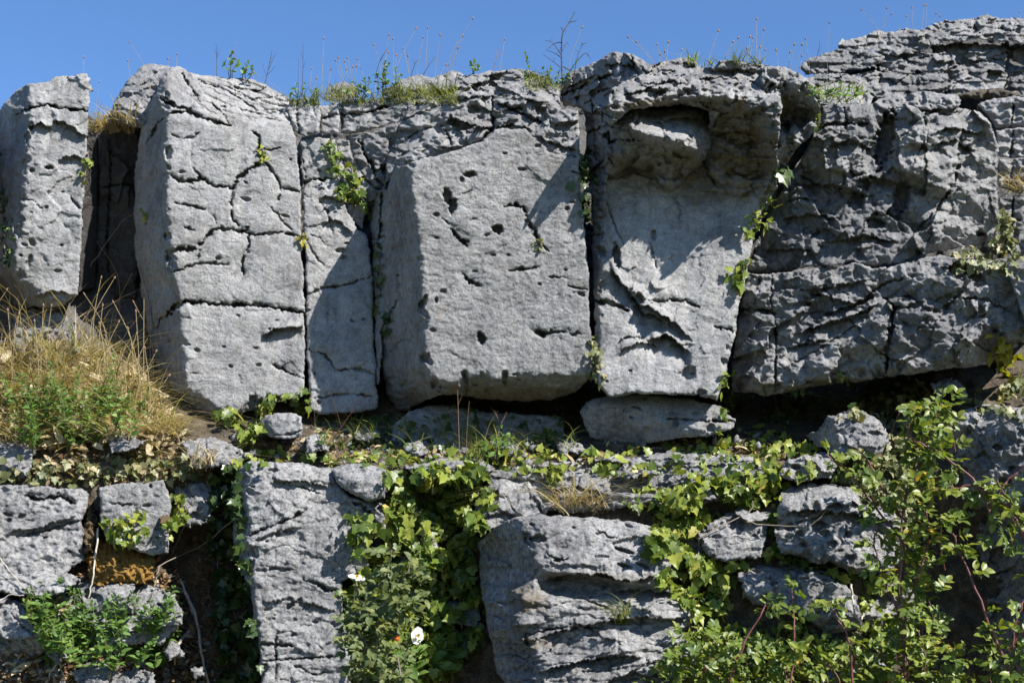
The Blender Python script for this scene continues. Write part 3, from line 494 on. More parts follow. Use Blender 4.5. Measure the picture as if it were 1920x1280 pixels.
# upper outcrop
oc='layered stones of the upper outcrop'
for k,(lab,o_,ht,m_) in enumerate([
 ('long pale capstone along the skyline of the upper outcrop',[(1732,62),(1745,48),(1790,36),(1850,32),(1970,34),(1970,84),(1900,80),(1840,74),(1780,82),(1742,84)],-330,GREY),
 ('flat tapering slab on the skyline, next to the long capstone',[(1572,84),(1600,72),(1650,58),(1700,55),(1742,58),(1752,78),(1740,96),(1690,104),(1640,96),(1600,100)],-360,GREY),
 ('thin dark slab where the upper outcrop begins',[(1502,128),(1520,108),(1550,96),(1590,88),(1640,94),(1660,110),(1640,128),(1590,134),(1545,142),(1512,138)],-340,DARK),
 ('broken stone under the flat tapering slab',[(1640,104),(1690,100),(1742,96),(1790,100),(1800,122),(1770,136),(1700,138),(1650,132)],-330,GREY),
 ('blocky stone under the long capstone',[(1740,86),(1800,80),(1860,82),(1900,96),(1880,112),(1800,118),(1750,106)],-345,GREY),
 ('angular stone beneath the skyline end of the capstone',[(1880,84),(1970,82),(1970,130),(1920,124),(1888,112)],-335,GREY),
 ('wide crumbling dark stone in the lower layer of the outcrop',[(1580,140),(1640,130),(1700,132),(1770,138),(1790,160),(1760,182),(1700,178),(1650,190),(1600,172)],-300,DARK),
 ('square stone in the lower layer, above the brown ledge',[(1768,132),(1810,112),(1880,110),(1890,140),(1880,172),(1820,184),(1776,184)],-300,GREY),
 ('shaded end stone in the lower layer of the outcrop',[(1886,126),(1970,120),(1970,186),(1890,186)],-290,DARK),
 ('small weathered stone between ledge plants and the dark slab',[(1508,146),(1560,136),(1600,140),(1610,160),(1590,180),(1540,172),(1512,160)],-200,DARK)]):
    c_=np.mean(o_,0); rock('outcrop_stone',lab,o_,[(c_[0]-50,c_[1],ht-10),(c_[0]+50,c_[1],ht+15),(c_[0],c_[1]+20,ht+16)],cr=[('T',[(c_[0]-150,c_[1]-8),(c_[0]+150,c_[1]-8)],.9,6)],strata=(9,17),micro=.6,facets=[(16,52,26),(7,24,13)],amp=7,seed=40+k,depth=160,mat=m_,group=oc,edge=6,rough=5,autocr=3)
rock('ledge_stone','thin brownish overhanging ledge below the outcrop',[(1788,182),(1820,172),(1860,166),(1890,168),(1912,180),(1880,184),(1830,188)],[(1790,180,-180),(1910,180,-170),(1850,190,-170)],cr=[('B',[(1780,176),(1920,174)],1.4)],amp=3,seed=55,depth=60,mat=DIRTY,marks=[('b',1850,182,80,20,.6)],group=led)
rock('skyline_stone','low dark stone on the skyline beside the top shrub',[(606,184),(616,164),(640,151),(662,158),(674,176),(660,190),(625,192)],[(610,180,-80),(670,180,-70),(640,190,-60)],cr=[('T',[(600,176),(680,174)],1,5)],amp=5,karst=(6,18,10),seed=56,depth=90,mat=DARK,group='low stones along the skyline')
rock('skyline_stone','long flat stone on the skyline behind the scalloped crag',[(735,162),(750,148),(790,141),(810,146),(845,134),(866,138),(880,150),(840,170),(780,174),(745,172)],[(740,160,-20),(870,150,-10),(800,172,0)],cr=[('T',[(730,158),(880,150)],1,5)],amp=5,karst=(6,24,10),seed=57,depth=90,mat=GREY,group='low stones along the skyline')
rock('skyline_stone','small dark stone in the grass on top of the square jointed chunk',[(715,176),(725,164),(745,160),(762,166),(758,178),(730,184)],[(720,170,20),(760,170,26),(740,182,30)],amp=4,seed=58,depth=60,mat=DARK,group='low stones along the skyline')
# under the cliff
rock('wedge_stone','pale wedge shaped slab lying under the smooth pillar',[(1086,772),(1100,752),(1135,742),(1180,738),(1240,742),(1300,748),(1352,762),(1380,786),(1378,802),(1330,816),(1230,828),(1160,834),(1108,822)],[(1100,790,180),(1370,800,235),(1230,745,175)],
  cr=[('B',[(1086,762),(1120,760),(1160,762),(1200,772),(1240,788),(1300,800),(1380,803)],1.1,4),('T',[(1086,765),(1240,760),(1380,790)],.5,5)],cracks=[([(1250,784),(1300,788),(1380,790)],5,20),([(1180,760),(1205,768)],4,12)],pits=[(1258,775,8,4)],amp=5,seed=60,depth=140,mat=GREY,autopits=6)
rock('boulder','shaded boulder in the hollow under the pitted slab',[(730,842),(738,800),(765,770),(820,756),(880,765),(940,775),(1000,776),(1055,780),(1068,850),(730,858)],[(735,800,95),(1060,800,110),(900,850,130)],cr=[('T',[(720,800),(800,790),(1070,800)],.8,8)],cracks=[([(890,770),(900,820),(890,850)],4,18),([(960,790),(985,830)],4,14)],amp=8,karst=(7,30,20),seed=61,depth=120,mat=GREY)
rock('loose_stone','squarish stone with a mossy crack lying at the foot of the cracked column',[(485,795),(498,780),(520,776),(555,776),(568,782),(570,802),(562,818),(532,826),(505,818)],[(490,790,205),(565,790,215),(530,825,220)],cr=[('T',[(480,795),(530,785),(575,790)],.8,4),('L',[(505,776),(510,800),(520,826)],1.2,4)],cracks=[([(515,816),(540,815),(568,806)],4,12)],amp=4,seed=62,depth=70,cat='stone',mat=LOWR)
low='limestone blocks of the lower tier'
rock('limestone_block','long low block in the grassy corner, grooved along its top',[(-60,912),(40,908),(100,913),(150,917),(166,926),(166,948),(152,975),(160,1000),(158,1050),(120,1075),(80,1112),(0,1108),(-60,1105)],[(0,950,315),(160,950,300),(60,1090,345)],cr=[('R',[(158,900),(146,980),(150,1080)],.8,5)],cracks=[([(48,928),(75,938),(110,930),(142,943)],7,22),([(30,1008),(80,996),(152,975)],5,16)],steps=[([(0,1000),(60,990),(150,965)],18,18)],amp=8,karst=(5,40,26),seed=63,depth=140,mat=LOWR,autopits=8,group=low)
rock('limestone_block','squared block with a fringe of orange moss at its foot',[(186,914),(230,905),(310,900),(320,930),(320,1000),(314,1034),(285,1040),(250,1030),(205,1018),(188,980)],[(190,920,315),(315,920,310),(290,1030,330)],cracks=[([(205,942),(230,946),(246,944)],5,14)],pits=[(275,948,8,4)],amp=5,seed=64,depth=120,mat=LOWR,autopits=6,group=low)
rock('limestone_pillar','leaning pillar with dark lichen flecks rising between ivy curtains',
  [(448,880),(468,864),(500,862),(560,868),(622,876),(632,905),(655,930),(690,940),(722,968),(724,990),(700,1008),(685,1010),(692,1060),(642,1092),(640,1150),(656,1182),(658,1310),(494,1310),(482,1190),(468,1120),(458,1080),(440,1040),(436,1000),(440,940)],
  [(475,900,345),(690,960,330),(500,1280,385)],cr=[('L',[(468,860),(464,930),(470,1000),(472,1060),(478,1120),(486,1180),(490,1300)],2.2,3),('T',[(440,885),(560,884),(720,960)],.7,5)],
  cracks=[([(466,1004),(510,985),(550,970),(577,955)],6,20),([(472,1072),(510,1065),(547,1068)],6,20),([(568,1085),(590,1092),(612,1105),(655,1110)],7,22),([(484,1206),(515,1208),(552,1211)],5,18),([(488,1240),(540,1235),(625,1230)],4,14),([(517,1192),(518,1275)],4,18),([(530,905),(570,915),(600,925)],4,10),([(660,940),(690,955),(705,985)],7,26),([(560,1250),(590,1265),(610,1260)],4,12)],
  pits=[(545,1135,10,6,-30,10),(560,1125,8,5,-40,8),(590,1165,8,3)],steps=[([(500,905),(560,900),(625,915)],16,12),([(470,1010),(520,998),(570,985)],14,14),([(480,1130),(540,1120),(640,1150)],12,14)],
  amp=6,micro=.5,facets=[(6,60,44),(3,24,18)],seed=65,depth=150,mat=LOWR,autopits=16,autocr=6,group=low)
rock('loose_stone','rounded stone resting on the top corner of the leaning pillar',[(622,884),(640,871),(690,868),(722,880),(728,908),(720,934),(690,938),(655,924),(632,906)],[(625,890,335),(720,890,345),(680,935,350)],bulge=14,cr=[('T',[(615,890),(730,888)],.7,4)],amp=5,seed=66,depth=90,cat='stone',mat=LOWR)
rock('boulder','large rounded boulder split into wavy ledges, in the middle of the lower slope',
  [(898,1015),(930,985),(960,969),(1010,965),(1060,967),(1120,970),(1200,980),(1262,1002),(1272,1030),(1252,1076),(1244,1096),(1292,1108),(1312,1150),(1284,1182),(1300,1240),(1290,1310),(970,1310),(930,1262),(920,1200),(905,1120),(898,1060)],
  [(980,1040,430),(1250,1040,420),(1100,1280,480)],cr=[('L',[(965,960),(985,1000),(1002,1040),(1000,1090),(980,1120),(975,1180),(1010,1235),(1000,1300)],1.7,8),('T',[(900,1005),(965,990),(1060,990),(1270,1015)],.8,6),('R',[(1235,960),(1245,1090),(1290,1310)],.6,8)],
  fn=lambda X,Y,H,D: H-38*sm((Y-(1082+12*np.sin(X/60)))/14)*sm((1128-Y+.05*(X-1000))/30)*sm((X-1000)/30),
  cracks=[([(1115,992),(1130,998),(1145,1008),(1160,1007)],4,14),([(1024,1040),(1045,1048),(1063,1048)],6,16),([(985,1190),(1030,1180),(1080,1172),(1130,1180)],5,20),([(1040,1135),(1090,1120),(1140,1140)],4,16)],
  pits=[(1130,1043,16,3),(1170,1032,20,4,15,14),(1170,1060,18,4,15,14),(1205,1060,14,4,25,12),(1075,990,5,4),(1120,1000,6,3),(1010,1010,16,8,0,10),(1045,1050,8,4,0,12)],
  steps=[([(1000,1092),(1060,1078),(1120,1076),(1180,1090),(1240,1078)],52,22),([(985,1205),(1050,1182),(1120,1166),(1200,1156),(1310,1162)],36,30),([(1000,1262),(1080,1240),(1150,1228),(1210,1232)],40,20),([(1100,1290),(1180,1262),(1280,1268)],34,20),([(1140,1110),(1200,1104),(1300,1120)],22,14)],
  amp=9,micro=.5,facets=[(8,110,44),(13,56,26,lambda X,Y: sm((Y-1090)/40))],strata=(9,24,lambda X,Y: sm((Y-1100)/30)),seed=67,depth=170,edge=14,mat=LOWR,autopits=10,marks=[('b',985,1120,40,30,.9),('b',1110,1080,110,10,.6),('b',1000,1205,40,14,.7)])
for k,(nm,lab,o_,h_,kw) in enumerate([
 ('limestone_block','grey block behind the large boulder, below the ivy ledge',[(885,988),(890,925),(930,896),(990,905),(1030,950),(1022,975),(960,972),(912,996)],300,dict(cracks=[([(1000,930),(1020,965)],5,18),([(945,925),(965,960)],3,10)])),
 ('limestone_block','small cleft block at the ivy ledge above the dry grass',[(1036,912),(1090,888),(1128,870),(1146,895),(1144,945),(1050,950)],265,dict(cracks=[([(1090,890),(1080,915)],4,14)])),
 ('ledge_stone','flat stone sunk in the ivy ledge, half covered',[(1158,916),(1230,886),(1320,866),(1330,885),(1256,908),(1168,932)],262,{}),
 ('ledge_stone','pale sloping stone at the ivy ledge under the dark hollow',[(1450,892),(1480,862),(1555,845),(1570,868),(1558,896),(1492,902)],290,dict(pits=[(1492,875,10,6)])),
 ('boulder','dimpled grey boulder beside the thorny rose stems',[(1452,1020),(1456,985),(1466,920),(1500,900),(1556,904),(1600,914),(1622,944),(1692,962),(1694,1040),(1672,1072),(1600,1076),(1540,1052),(1470,1042)],330,dict(bulge=20,cracks=[([(1460,985),(1520,975),(1560,958)],4,14)],pits=[(1535,985,18,9,0,20),(1545,1000,12,8),(1500,1000,10,8),(1510,1020,9,6),(1560,1020,10,8),(1590,1000,8,6),(1480,990,12,6)],steps=[([(1455,965),(1520,955),(1600,962),(1690,980)],34,22)],karst=(7,30,20))),
 ('limestone_block','slanting block with ivy running down beside it',[(1302,1008),(1340,972),(1392,950),(1440,962),(1438,1012),(1424,1046),(1380,1056),(1330,1042)],318,{}),
 ('limestone_block','broad pale block below the dimpled boulder',[(1385,1072),(1430,1056),(1490,1050),(1560,1086),(1602,1104),(1622,1172),(1562,1194),(1500,1152),(1440,1142),(1390,1122)],345,dict(cr=[('B',[(1380,1112),(1450,1122),(1560,1160),(1630,1165)],1.2,4)],cracks=[([(1520,1085),(1545,1095)],3,10)])),
 ('loose_stone','small stone poking through the ivy curtain',[(1272,924),(1300,912),(1332,912),(1342,934),(1292,948)],300,{}),
 ('boulder','angular boulder in front of the dark hollow, facing the light',[(1508,822),(1540,800),(1558,778),(1600,762),(1652,786),(1668,832),(1642,852),(1560,854)],285,dict(cr=[('L',[(1560,770),(1568,810),(1575,850)],1.6,4)])),
 ('loose_stone','small shaded stone in the ivy under the low rough block',[(1742,720),(1770,710),(1802,712),(1814,736),(1750,738)],215,{}),
 ('limestone_block','weathered block below the grass at the cliff end',[(-40,832),(40,820),(66,850),(52,890),(0,906),(-40,905)],255,{}),
 ('loose_stone','flat little stone above the litter below the herb patch',[(203,818),(225,810),(250,809),(268,830),(248,846),(206,848)],262,{}),
 ('loose_stone','chipped stone at the edge of the ledge near the cracked column foot',[(338,832),(372,818),(420,823),(444,842),(484,852),(440,872),(362,880),(345,850)],245,dict(cracks=[([(385,820),(390,870)],4,12)])),
 ('boulder','pale boulder with mossy edge beside the green herb clump',[(-40,1112),(20,1115),(50,1140),(86,1182),(92,1220),(62,1238),(-40,1232)],405,dict(cracks=[([(20,1150),(60,1190)],4,10)],cr=[('B',[(-40,1210),(60,1190),(92,1190)],1.5,4)])),
 ('loose_stone','grey stone lying in the litter below the herb clump',[(134,1256),(165,1242),(214,1241),(218,1264),(190,1290),(150,1290)],430,{}),
 ('loose_stone','knobbly stone among litter between the pale boulder and the herb clump',[(84,1226),(100,1212),(124,1216),(128,1236),(104,1244)],425,{}),
 ('loose_stone','wide flat stone lowest in the bottom corner',[(205,1268),(240,1254),(285,1258),(296,1284),(250,1300),(206,1296)],430,{}),
 ('loose_stone','grey pebble in the litter beside the broken wood splinter',[(352,1252),(366,1244),(384,1250),(384,1268),(362,1272)],330,{}),
 ('limestone_block','half buried ledge rock at the dark cleft beside the squared block',[(322,905),(350,892),(392,900),(404,940),(380,985),(345,990),(326,960)],215,{}),
 ('loose_stone','angular stone in the weeds below the middle of the pitted slab',[(905,846),(918,826),(950,820),(972,838),(960,856),(920,860)],195,{}),
 ('loose_stone','pointed stone leaning against the shaded boulder foot',[(752,852),(764,830),(790,826),(806,846),(792,862),(764,864)],180,{}),
 ('loose_stone','small flat stone under the gap beside the wedge shaped slab',[(1040,838),(1056,826),(1084,828),(1096,842),(1076,852),(1048,852)],200,{}),
 ('loose_stone','little stone below the dark panel edge in the shade',[(660,812),(676,798),(702,800),(712,816),(694,830),(668,828)],130,{}),
 ('loose_stone','half buried pale stone near the dead branch',[(300,1215),(318,1200),(340,1208),(346,1232),(316,1240)],350,{}),
 ('loose_stone','little square stone beside the panel foot',[(568,820),(585,812),(610,816),(614,846),(578,850)],225,{}),
 ('loose_stone','shaded stone at the bottom of the ivy curtain',[(840,1128),(870,1118),(900,1135),(895,1175),(850,1170)],235,{}),
 ('boulder','wide pale stone glimpsed under the rose thicket',[(1540,1262),(1580,1246),(1650,1235),(1680,1262),(1670,1310),(1540,1310)],400,{}),
 ('limestone_block','weathered block showing through the ivy curtain beside the leaning pillar',[(655,930),(700,915),(760,930),(800,975),(830,1040),(800,1080),(720,1070),(690,1000)],262,{}),
 ('ledge_stone','long low slab half sunk in the ledge ivy under the shaded boulder',[(760,872),(830,858),(905,862),(925,880),(880,892),(790,890)],275,{}),
 ('ledge_stone','broken slab on the ledge, next to the small cleft block',[(1150,880),(1185,862),(1225,866),(1235,884),(1190,898),(1158,896)],275,{}),
 ('limestone_block','broad pale block behind the herb clump, just below the orange moss',[(88,1100),(160,1088),(260,1092),(330,1110),(345,1170),(300,1205),(180,1215),(100,1190)],345,{}),
 ('limestone_block','low rock between the long low block and the pale boulder',[(-40,1062),(40,1070),(110,1060),(150,1085),(120,1110),(40,1112),(-40,1108)],360,{}),
 ('limestone_block','broad stepped bedrock between the slanting block and the dimpled boulder',[(1240,945),(1330,930),(1440,925),(1480,1055),(1640,1080),(1720,1100),(1700,1200),(1560,1235),(1400,1205),(1310,1185),(1300,1060)],300,dict(strata=(14,40,))),
 ('limestone_block','cracked bedrock showing along the ivy ledge under the smooth pillar',[(900,884),(1010,870),(1120,860),(1260,848),(1400,852),(1460,884),(1440,930),(1300,945),(1150,952),(1030,962),(930,934)],252,dict(strata=(10,30))),
 ('limestone_block','dark block wedged in the cleft below the tall narrow block',[(18,590),(60,578),(110,580),(140,600),(150,660),(100,690),(30,680)],40,{})]):
    c_=np.mean(o_,0); kw=dict(kw); kr=kw.pop('karst',(5,32,22)); cr_=kw.pop('cr',[]); wx_=np.ptp(np.array(o_)[:,0]); wy_=np.ptp(np.array(o_)[:,1])
    rock(nm,lab,o_,[(c_[0]-.4*wx_,c_[1],h_-8),(c_[0]+.4*wx_,c_[1],h_+4),(c_[0],c_[1]+.4*wy_,h_+14)],cr=[('T',[(c_[0]-wx_,c_[1]-.22*wy_),(c_[0]+wx_,c_[1]-.22*wy_)],.9,6)]+cr_,amp=7,micro=.55,facets=[(.14*min(wx_,wy_)+5,.5*wx_,.5*wy_),(5,26,18)],karst=(kr[0]*.3,kr[1],kr[2]),seed=70+k,depth=110,edge=9,rough=6,mat=LOWR,autopits=int(wx_*wy_/2600),cat='stone' if nm=='loose_stone' else 'rock',group={'loose_stone':'small loose stones','limestone_block':low}.get(nm),**kw)
rock('boulder','great shaded boulder behind the rose stems, lit along its top',
  [(1716,925),(1742,850),(1785,778),(1838,756),(1892,760),(1970,768),(1970,1310),(1775,1310),(1745,1160),(1728,1030)],[(1830,850,330),(1960,850,375),(1880,1280,430)],cr=[('L',[(1785,760),(1828,820),(1850,900),(1878,940),(1960,960),(1990,1300)],1.15,10),('T',[(1740,850),(1800,800),(1970,800)],.8,8)],
  pits=[(1870,838,10,8),(1900,880,12,8),(1885,905,16,10)],cracks=[([(1790,1060),(1850,1080),(1920,1060)],5,16)],steps=[([(1800,1150),(1860,1130),(1960,1150)],20,20)],amp=12,facets=[(24,80,80),(10,34,30)],karst=(3,40,30),seed=99,depth=150,edge=16,mat=LOWR)
# ------------------------------------------------------------------ plants
RS = np.random.RandomState(11)
def leaf_mat(name, stops, rough=.38, trans=.35, spec=.45):
    m, t, b, N, L = nt(name)
    g = N.new('ShaderNodeNewGeometry')
    mm = N.new('ShaderNodeMath'); mm.operation = 'MULTIPLY_ADD'; L.new(noise(t, g.outputs['Position'], 7, 3), mm.inputs[0]); mm.inputs[1].default_value = .9
    m3 = N.new('ShaderNodeMath'); m3.operation = 'MULTIPLY_ADD'; L.new(g.outputs['Random Per Island'], m3.inputs[0]); m3.inputs[1].default_value = .72; m3.inputs[2].default_value = -.31; L.new(m3.outputs[0], mm.inputs[2])
    c = ramp(t, mm.outputs[0], stops)
    v = ramp(t, noise(t, g.outputs['Position'], 160, 3), [(.3, .8), (.7, 1.2)]); c = mix(t, c, v, 1., 'MULTIPLY')
    L.new(c, b.inputs['Base Color']); b.inputs['Roughness'].default_value = rough; b.inputs['Specular IOR Level'].default_value = spec
    if trans:
        tr = N.new('ShaderNodeBsdfTranslucent'); hs_ = N.new('ShaderNodeMix'); hs_.data_type = 'RGBA'; hs_.blend_type = 'MULTIPLY'; hs_.inputs[0].default_value = 1
        L.new(c, hs_.inputs[6]); hs_.inputs[7].default_value = (1.5, 1.45, .55, 1); L.new(hs_.outputs[2], tr.inputs[0])
        mx = N.new('ShaderNodeMixShader'); mx.inputs[0].default_value = trans
        L.new(b.outputs[0], mx.inputs[1]); L.new(tr.outputs[0], mx.inputs[2]); L.new(mx.outputs[0], N['Material Output'].inputs[0])
    return m
def plain(name, col, rough=.8, var=.4, sc=90):
    m, t, b, N, L = nt(name); g = N.new('ShaderNodeNewGeometry')
    c = ramp(t, noise(t, g.outputs['Position'], sc, 4, .7), [(.3, tuple(x*(1-var) for x in col)), (.7, tuple(x*(1+var) for x in col))])
    L.new(c, b.inputs['Base Color']); b.inputs['Roughness'].default_value = rough; return m
IVY = leaf_mat('ivy_leaf', [(0, (0.026, 0.052, 0.011)), (.3, (0.078, 0.120, 0.018)), (.6, (0.166, 0.212, 0.032)), (.86, (0.287, 0.303, 0.053)), (1, (0.420, 0.312, 0.080))], rough=.42, trans=.3, spec=.35)
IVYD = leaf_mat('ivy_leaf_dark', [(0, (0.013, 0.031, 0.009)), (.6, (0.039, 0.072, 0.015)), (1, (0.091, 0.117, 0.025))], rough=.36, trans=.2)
IVYP = leaf_mat('ivy_leaf_dry', [(0, (0.056, 0.075, 0.024)), (.4, (0.138, 0.156, 0.059)), (.75, (0.237, 0.231, 0.113)), (1, (0.312, 0.237, 0.119))], rough=.5, trans=.25)
IVYY = leaf_mat('ivy_leaf_yellow', [(0, (0.143, 0.165, 0.021)), (1, (0.330, 0.286, 0.031))], trans=.35)
HERB = leaf_mat('herb_leaf', [(0, (0.045, 0.096, 0.022)), (.5, (0.099, 0.184, 0.037)), (1, (0.188, 0.264, 0.066))], rough=.5, trans=.35, spec=.3)
ROSE = leaf_mat('rose_leaf', [(0, (0.041, 0.082, 0.017)), (.45, (0.113, 0.163, 0.026)), (.85, (0.217, 0.244, 0.041)), (.95, (0.293, 0.235, 0.048)), (1, (0.586, 0.347, 0.032))], rough=.42, trans=.38)
DULL = leaf_mat('rose_leaf_dull', [(0, (0.044, 0.071, 0.022)), (.6, (0.103, 0.134, 0.037)), (1, (0.207, 0.205, 0.070))], rough=.6, trans=.3)
STRAW = leaf_mat('dry_grass_blade', [(0, (.13, .095, .05)), (.3, (.30, .23, .125)), (.75, (.48, .40, .25)), (1, (.60, .53, .38))], rough=.65, trans=.3, spec=.15)
GREENG = leaf_mat('green_grass_blade', [(0, (0.068, 0.101, 0.021)), (.6, (0.162, 0.189, 0.045)), (1, (0.324, 0.270, 0.103))], rough=.55, trans=.3, spec=.2)
LITTER = leaf_mat('litter_bits', [(0, (.05, .028, .015)), (.5, (.15, .082, .038)), (1, (.30, .2, .11))], rough=.8, trans=.1, spec=.1)
WOOD = plain('grey_twig', (.16, .13, .10)); PALEW = plain('bleached_twig', (.36, .32, .26)); DKW = plain('dark_twig', (.045, .032, .026))
REDST = plain('red_stem', (.11, .032, .028), .5); GREENST = plain('green_stem', (.085, .10, .03), .6)
SEEDM = plain('seed_head_brown', (.17, .10, .055)); STALK = plain('grass_stalk', (.26, .20, .10))
PETAL = plain('white_petal', (.75, .74, .70), .6, .08); ANTHER = plain('yellow_anthers', (.5, .33, .05)); HIP = plain('orange_hip', (.55, .10, .012), .3, .2)

def tmpl_ivy():
    r = [(0, .03), (.20, -.07), (.45, .06), (.46, .20), (.33, .36), (.43, .60), (.24, .70), (.1, .9), (0, 1.04)]
    o = r+[(-x, y) for x, y in r[-2:0:-1]]
    v = [(0, .36, .0)]+[(x, y, .30*abs(x)-.5*max(0, y-.4)**2-.25*max(0, abs(x)-.25)) for x, y in o]
    n = len(o); return np.array(v), np.array([(0, 1+k, 1+(k+1) % n) for k in range(n)][::-1])[:, ::-1]
def tmpl_oval(w=.26):
    r = [(0, 0), (w*.8, .22), (w, .48), (w*.66, .78), (0, 1.02)]
    mid = [(0, .22), (0, .48), (0, .78)]
    z = lambda x, y: .35*abs(x)-.22*(y-.4)**2*(y > .4)
    v = [(x, y, z(x, y)) for x, y in r]+[(-x, y, z(x, y)) for x, y in r[1:4]]+[(x, y, z(x, y)) for x, y in mid]
    f = [(0, 1, 8), (1, 2, 9), (1, 9, 8), (2, 3, 10), (2, 10, 9), (3, 4, 10), (0, 8, 5), (8, 9, 6), (8, 6, 5), (9, 10, 7), (9, 7, 6), (10, 4, 7)]
    return np.array(v), np.array(f)
T_IVY, T_OVAL, T_LANCE, T_HERB = tmpl_ivy(), tmpl_oval(.30), tmpl_oval(.2), tmpl_oval(.25)
nrm_ = lambda a: a/(np.linalg.norm(a, axis=-1, keepdims=True)+1e-9)
def leaf_arrays(T, P, d, n, size):
    V, F = T; d = nrm_(d); s = nrm_(np.cross(d, n)); n = np.cross(s, d); size = np.asarray(size)[:, None, None]
    k = len(V); v = P[:, None]+size*(V[None, :, 0:1]*s[:, None]+V[None, :, 1:2]*d[:, None]+V[None, :, 2:3]*n[:, None])
    f = F[None]+(np.arange(len(P))*k)[:, None, None]
    return v.reshape(-1, 3), f.reshape(-1, 3)
def rdir(n): return nrm_(RS.normal(size=(n, 3)))
class Tubes:
    def __init__(s): s.v = []; s.q = []; s.n = 0
    def add(s, pts, r0, r1, k=5):
        P = np.asarray(pts, float); m = len(P); d = nrm_(np.gradient(P, axis=0)); up = np.tile((.3, -.8, .5), (m, 1))
        a = nrm_(np.cross(d, up)); b = np.cross(d, a); r = np.linspace(r0, r1, m)[:, None, None]
        th = np.arange(k)*2*math.pi/k
        v = P[:, None]+r*(np.cos(th)[None, :, None]*a[:, None]+np.sin(th)[None, :, None]*b[:, None])
        i = np.arange(m*k).reshape(m, k)+s.n; j = np.roll(i, -1, 1)
        s.q.append(np.stack([i[:-1], j[:-1], j[1:], i[1:]], -1).reshape(-1, 4)); s.v.append(v.reshape(-1, 3)); s.n += m*k
    def each(s, name, mat, parent):
        for v, q in zip(s.v, s.q): link(name, v, q-q.min(), mat, parent)
    def build(s, name, mat, parent=None): return link(name, np.concatenate(s.v), np.concatenate(s.q), mat, parent)
def curve(pts, n=14, wob=0.):
    P = np.asarray(pts, float); m = len(P); t = np.linspace(0, m-1, n)
    Q = np.empty((n, P.shape[1]))
    for k, u in enumerate(t):
        i = min(int(u), m-2); f = u-i; p0, p1, p2, p3 = P[max(i-1, 0)], P[i], P[i+1], P[min(i+2, m-1)]
        Q[k] = .5*(2*p1+(p2-p0)*f+(2*p0-5*p1+4*p2-p3)*f*f+(3*p1-p0-3*p2+p3)*f**3)
    if wob: Q[1:-1] += RS.normal(size=Q[1:-1].shape)*wob
    return Q
def Wc(pts): p = np.asarray(pts, float); return W(p[:, 0], p[:, 1], p[:, 2])
def in_poly(poly, n, clump=0, sc=40, seed=0):
    P = np.asarray(poly, float); a, b = P.min(0), P.max(0); out = np.zeros((0, 2))
    for _ in range(60):
        q = a+RS.rand(n*3, 2)*(b-a); k = sdf_poly(q[:, 0], q[:, 1], P)+9*pn(q[:, 0]/18, q[:, 1]/18, seed) > 0
        if clump: k &= fbm(q[:, 0], q[:, 1], sc, octv=3, seed=seed)+RS.rand(len(q))*.35 > -.05+(clump-1)*.2
        out = np.concatenate([out, q[k]])
        if len(out) >= n: break
    return out[:n]
def ivy_leaves(q, size, lift, tipdown=1.):
    n = len(q); h = hs(q[:, 0], q[:, 1]); l = lift[0]+RS.rand(n)**1.6*(lift[1]-lift[0]); P = W(q[:, 0], q[:, 1], h+l)
    d = np.array([0, -.25, -.8*tipdown])+RS.normal(size=(n, 3))*.75
    nr = np.array([.22, -.7, .55])+RS.normal(size=(n, 3))*.5
    return P, d, nr, (size[0]*.8+RS.rand(n)**1.7*(size[1]-size[0]*.8))*U
def ivy(label, polys, n, size=(22, 36), lift=(3, 40), mat=None, kind=None, name='ivy', stems=5, clump=1, pts=None, group=None, cat='ivy', tmpl=None):
    mat = mat or IVY; qs = []; size = (size[0]*.7, size[1]*.76); n = int(n*1.75)
    if pts is not None:
        for line in pts:
            c = curve(line, 40); k = max(3, int(n/len(pts))); i = RS.randint(0, 40, k); qs.append(c[i, :2]+RS.normal(size=(k, 2))*(c[i, 2:3] if c.shape[1] > 2 else 8))
    else:
        tot = sum(abs(_area(p)) for p in polys)
        for j, p in enumerate(polys): qs.append(in_poly(p, max(4, int(n*abs(_area(p))/tot)), clump, seed=len(label)+j))
    q = np.concatenate(qs)
    if kind == 'stuff': q = q[(hs(q[:, 0], q[:, 1])-terr(q[:, 0], q[:, 1]) < 22) | (RS.rand(len(q)) < .3)]
    arr = ivy_leaves(q, size, lift); v, f = leaf_arrays(tmpl or T_IVY, *arr)
    if kind == 'stuff':
        o = link(name, v, None, mat, tris=f, loc=arr[0].mean(0)); tag(o, label, cat, kind='stuff'); return o
    r = root(name, label, cat, arr[0][arr[0][:, 2].argmin()], group)
    link('foliage', v, None, mat, r, tris=f)
    tb = Tubes()
    if pts is not None:
        for line in pts:
            c = curve(line, 14, 1.5); h = hs(c[:, 0], c[:, 1])+4; tb.add(W(c[:, 0], c[:, 1], h), .003, .0015)
    else:
        for p in polys:
            P = np.asarray(p, float)
            for _ in range(stems):
                a = q[RS.randint(len(q))]; b = q[RS.randint(len(q))]; c = curve([a, (a+b)/2+RS.normal(size=2)*12, b], 12, 2.); h = hs(c[:, 0], c[:, 1])+5
                if np.ptp(h) < 150: tb.add(W(c[:, 0], c[:, 1], h), .0035, .0015)
    if tb.n: tb.each('stem', WOOD, r)
    return r
def _area(p): P = np.asarray(p, float); x, y = P[:, 0], P[:, 1]; return .5*np.sum(x*np.roll(y, -1)-y*np.roll(x, -1))

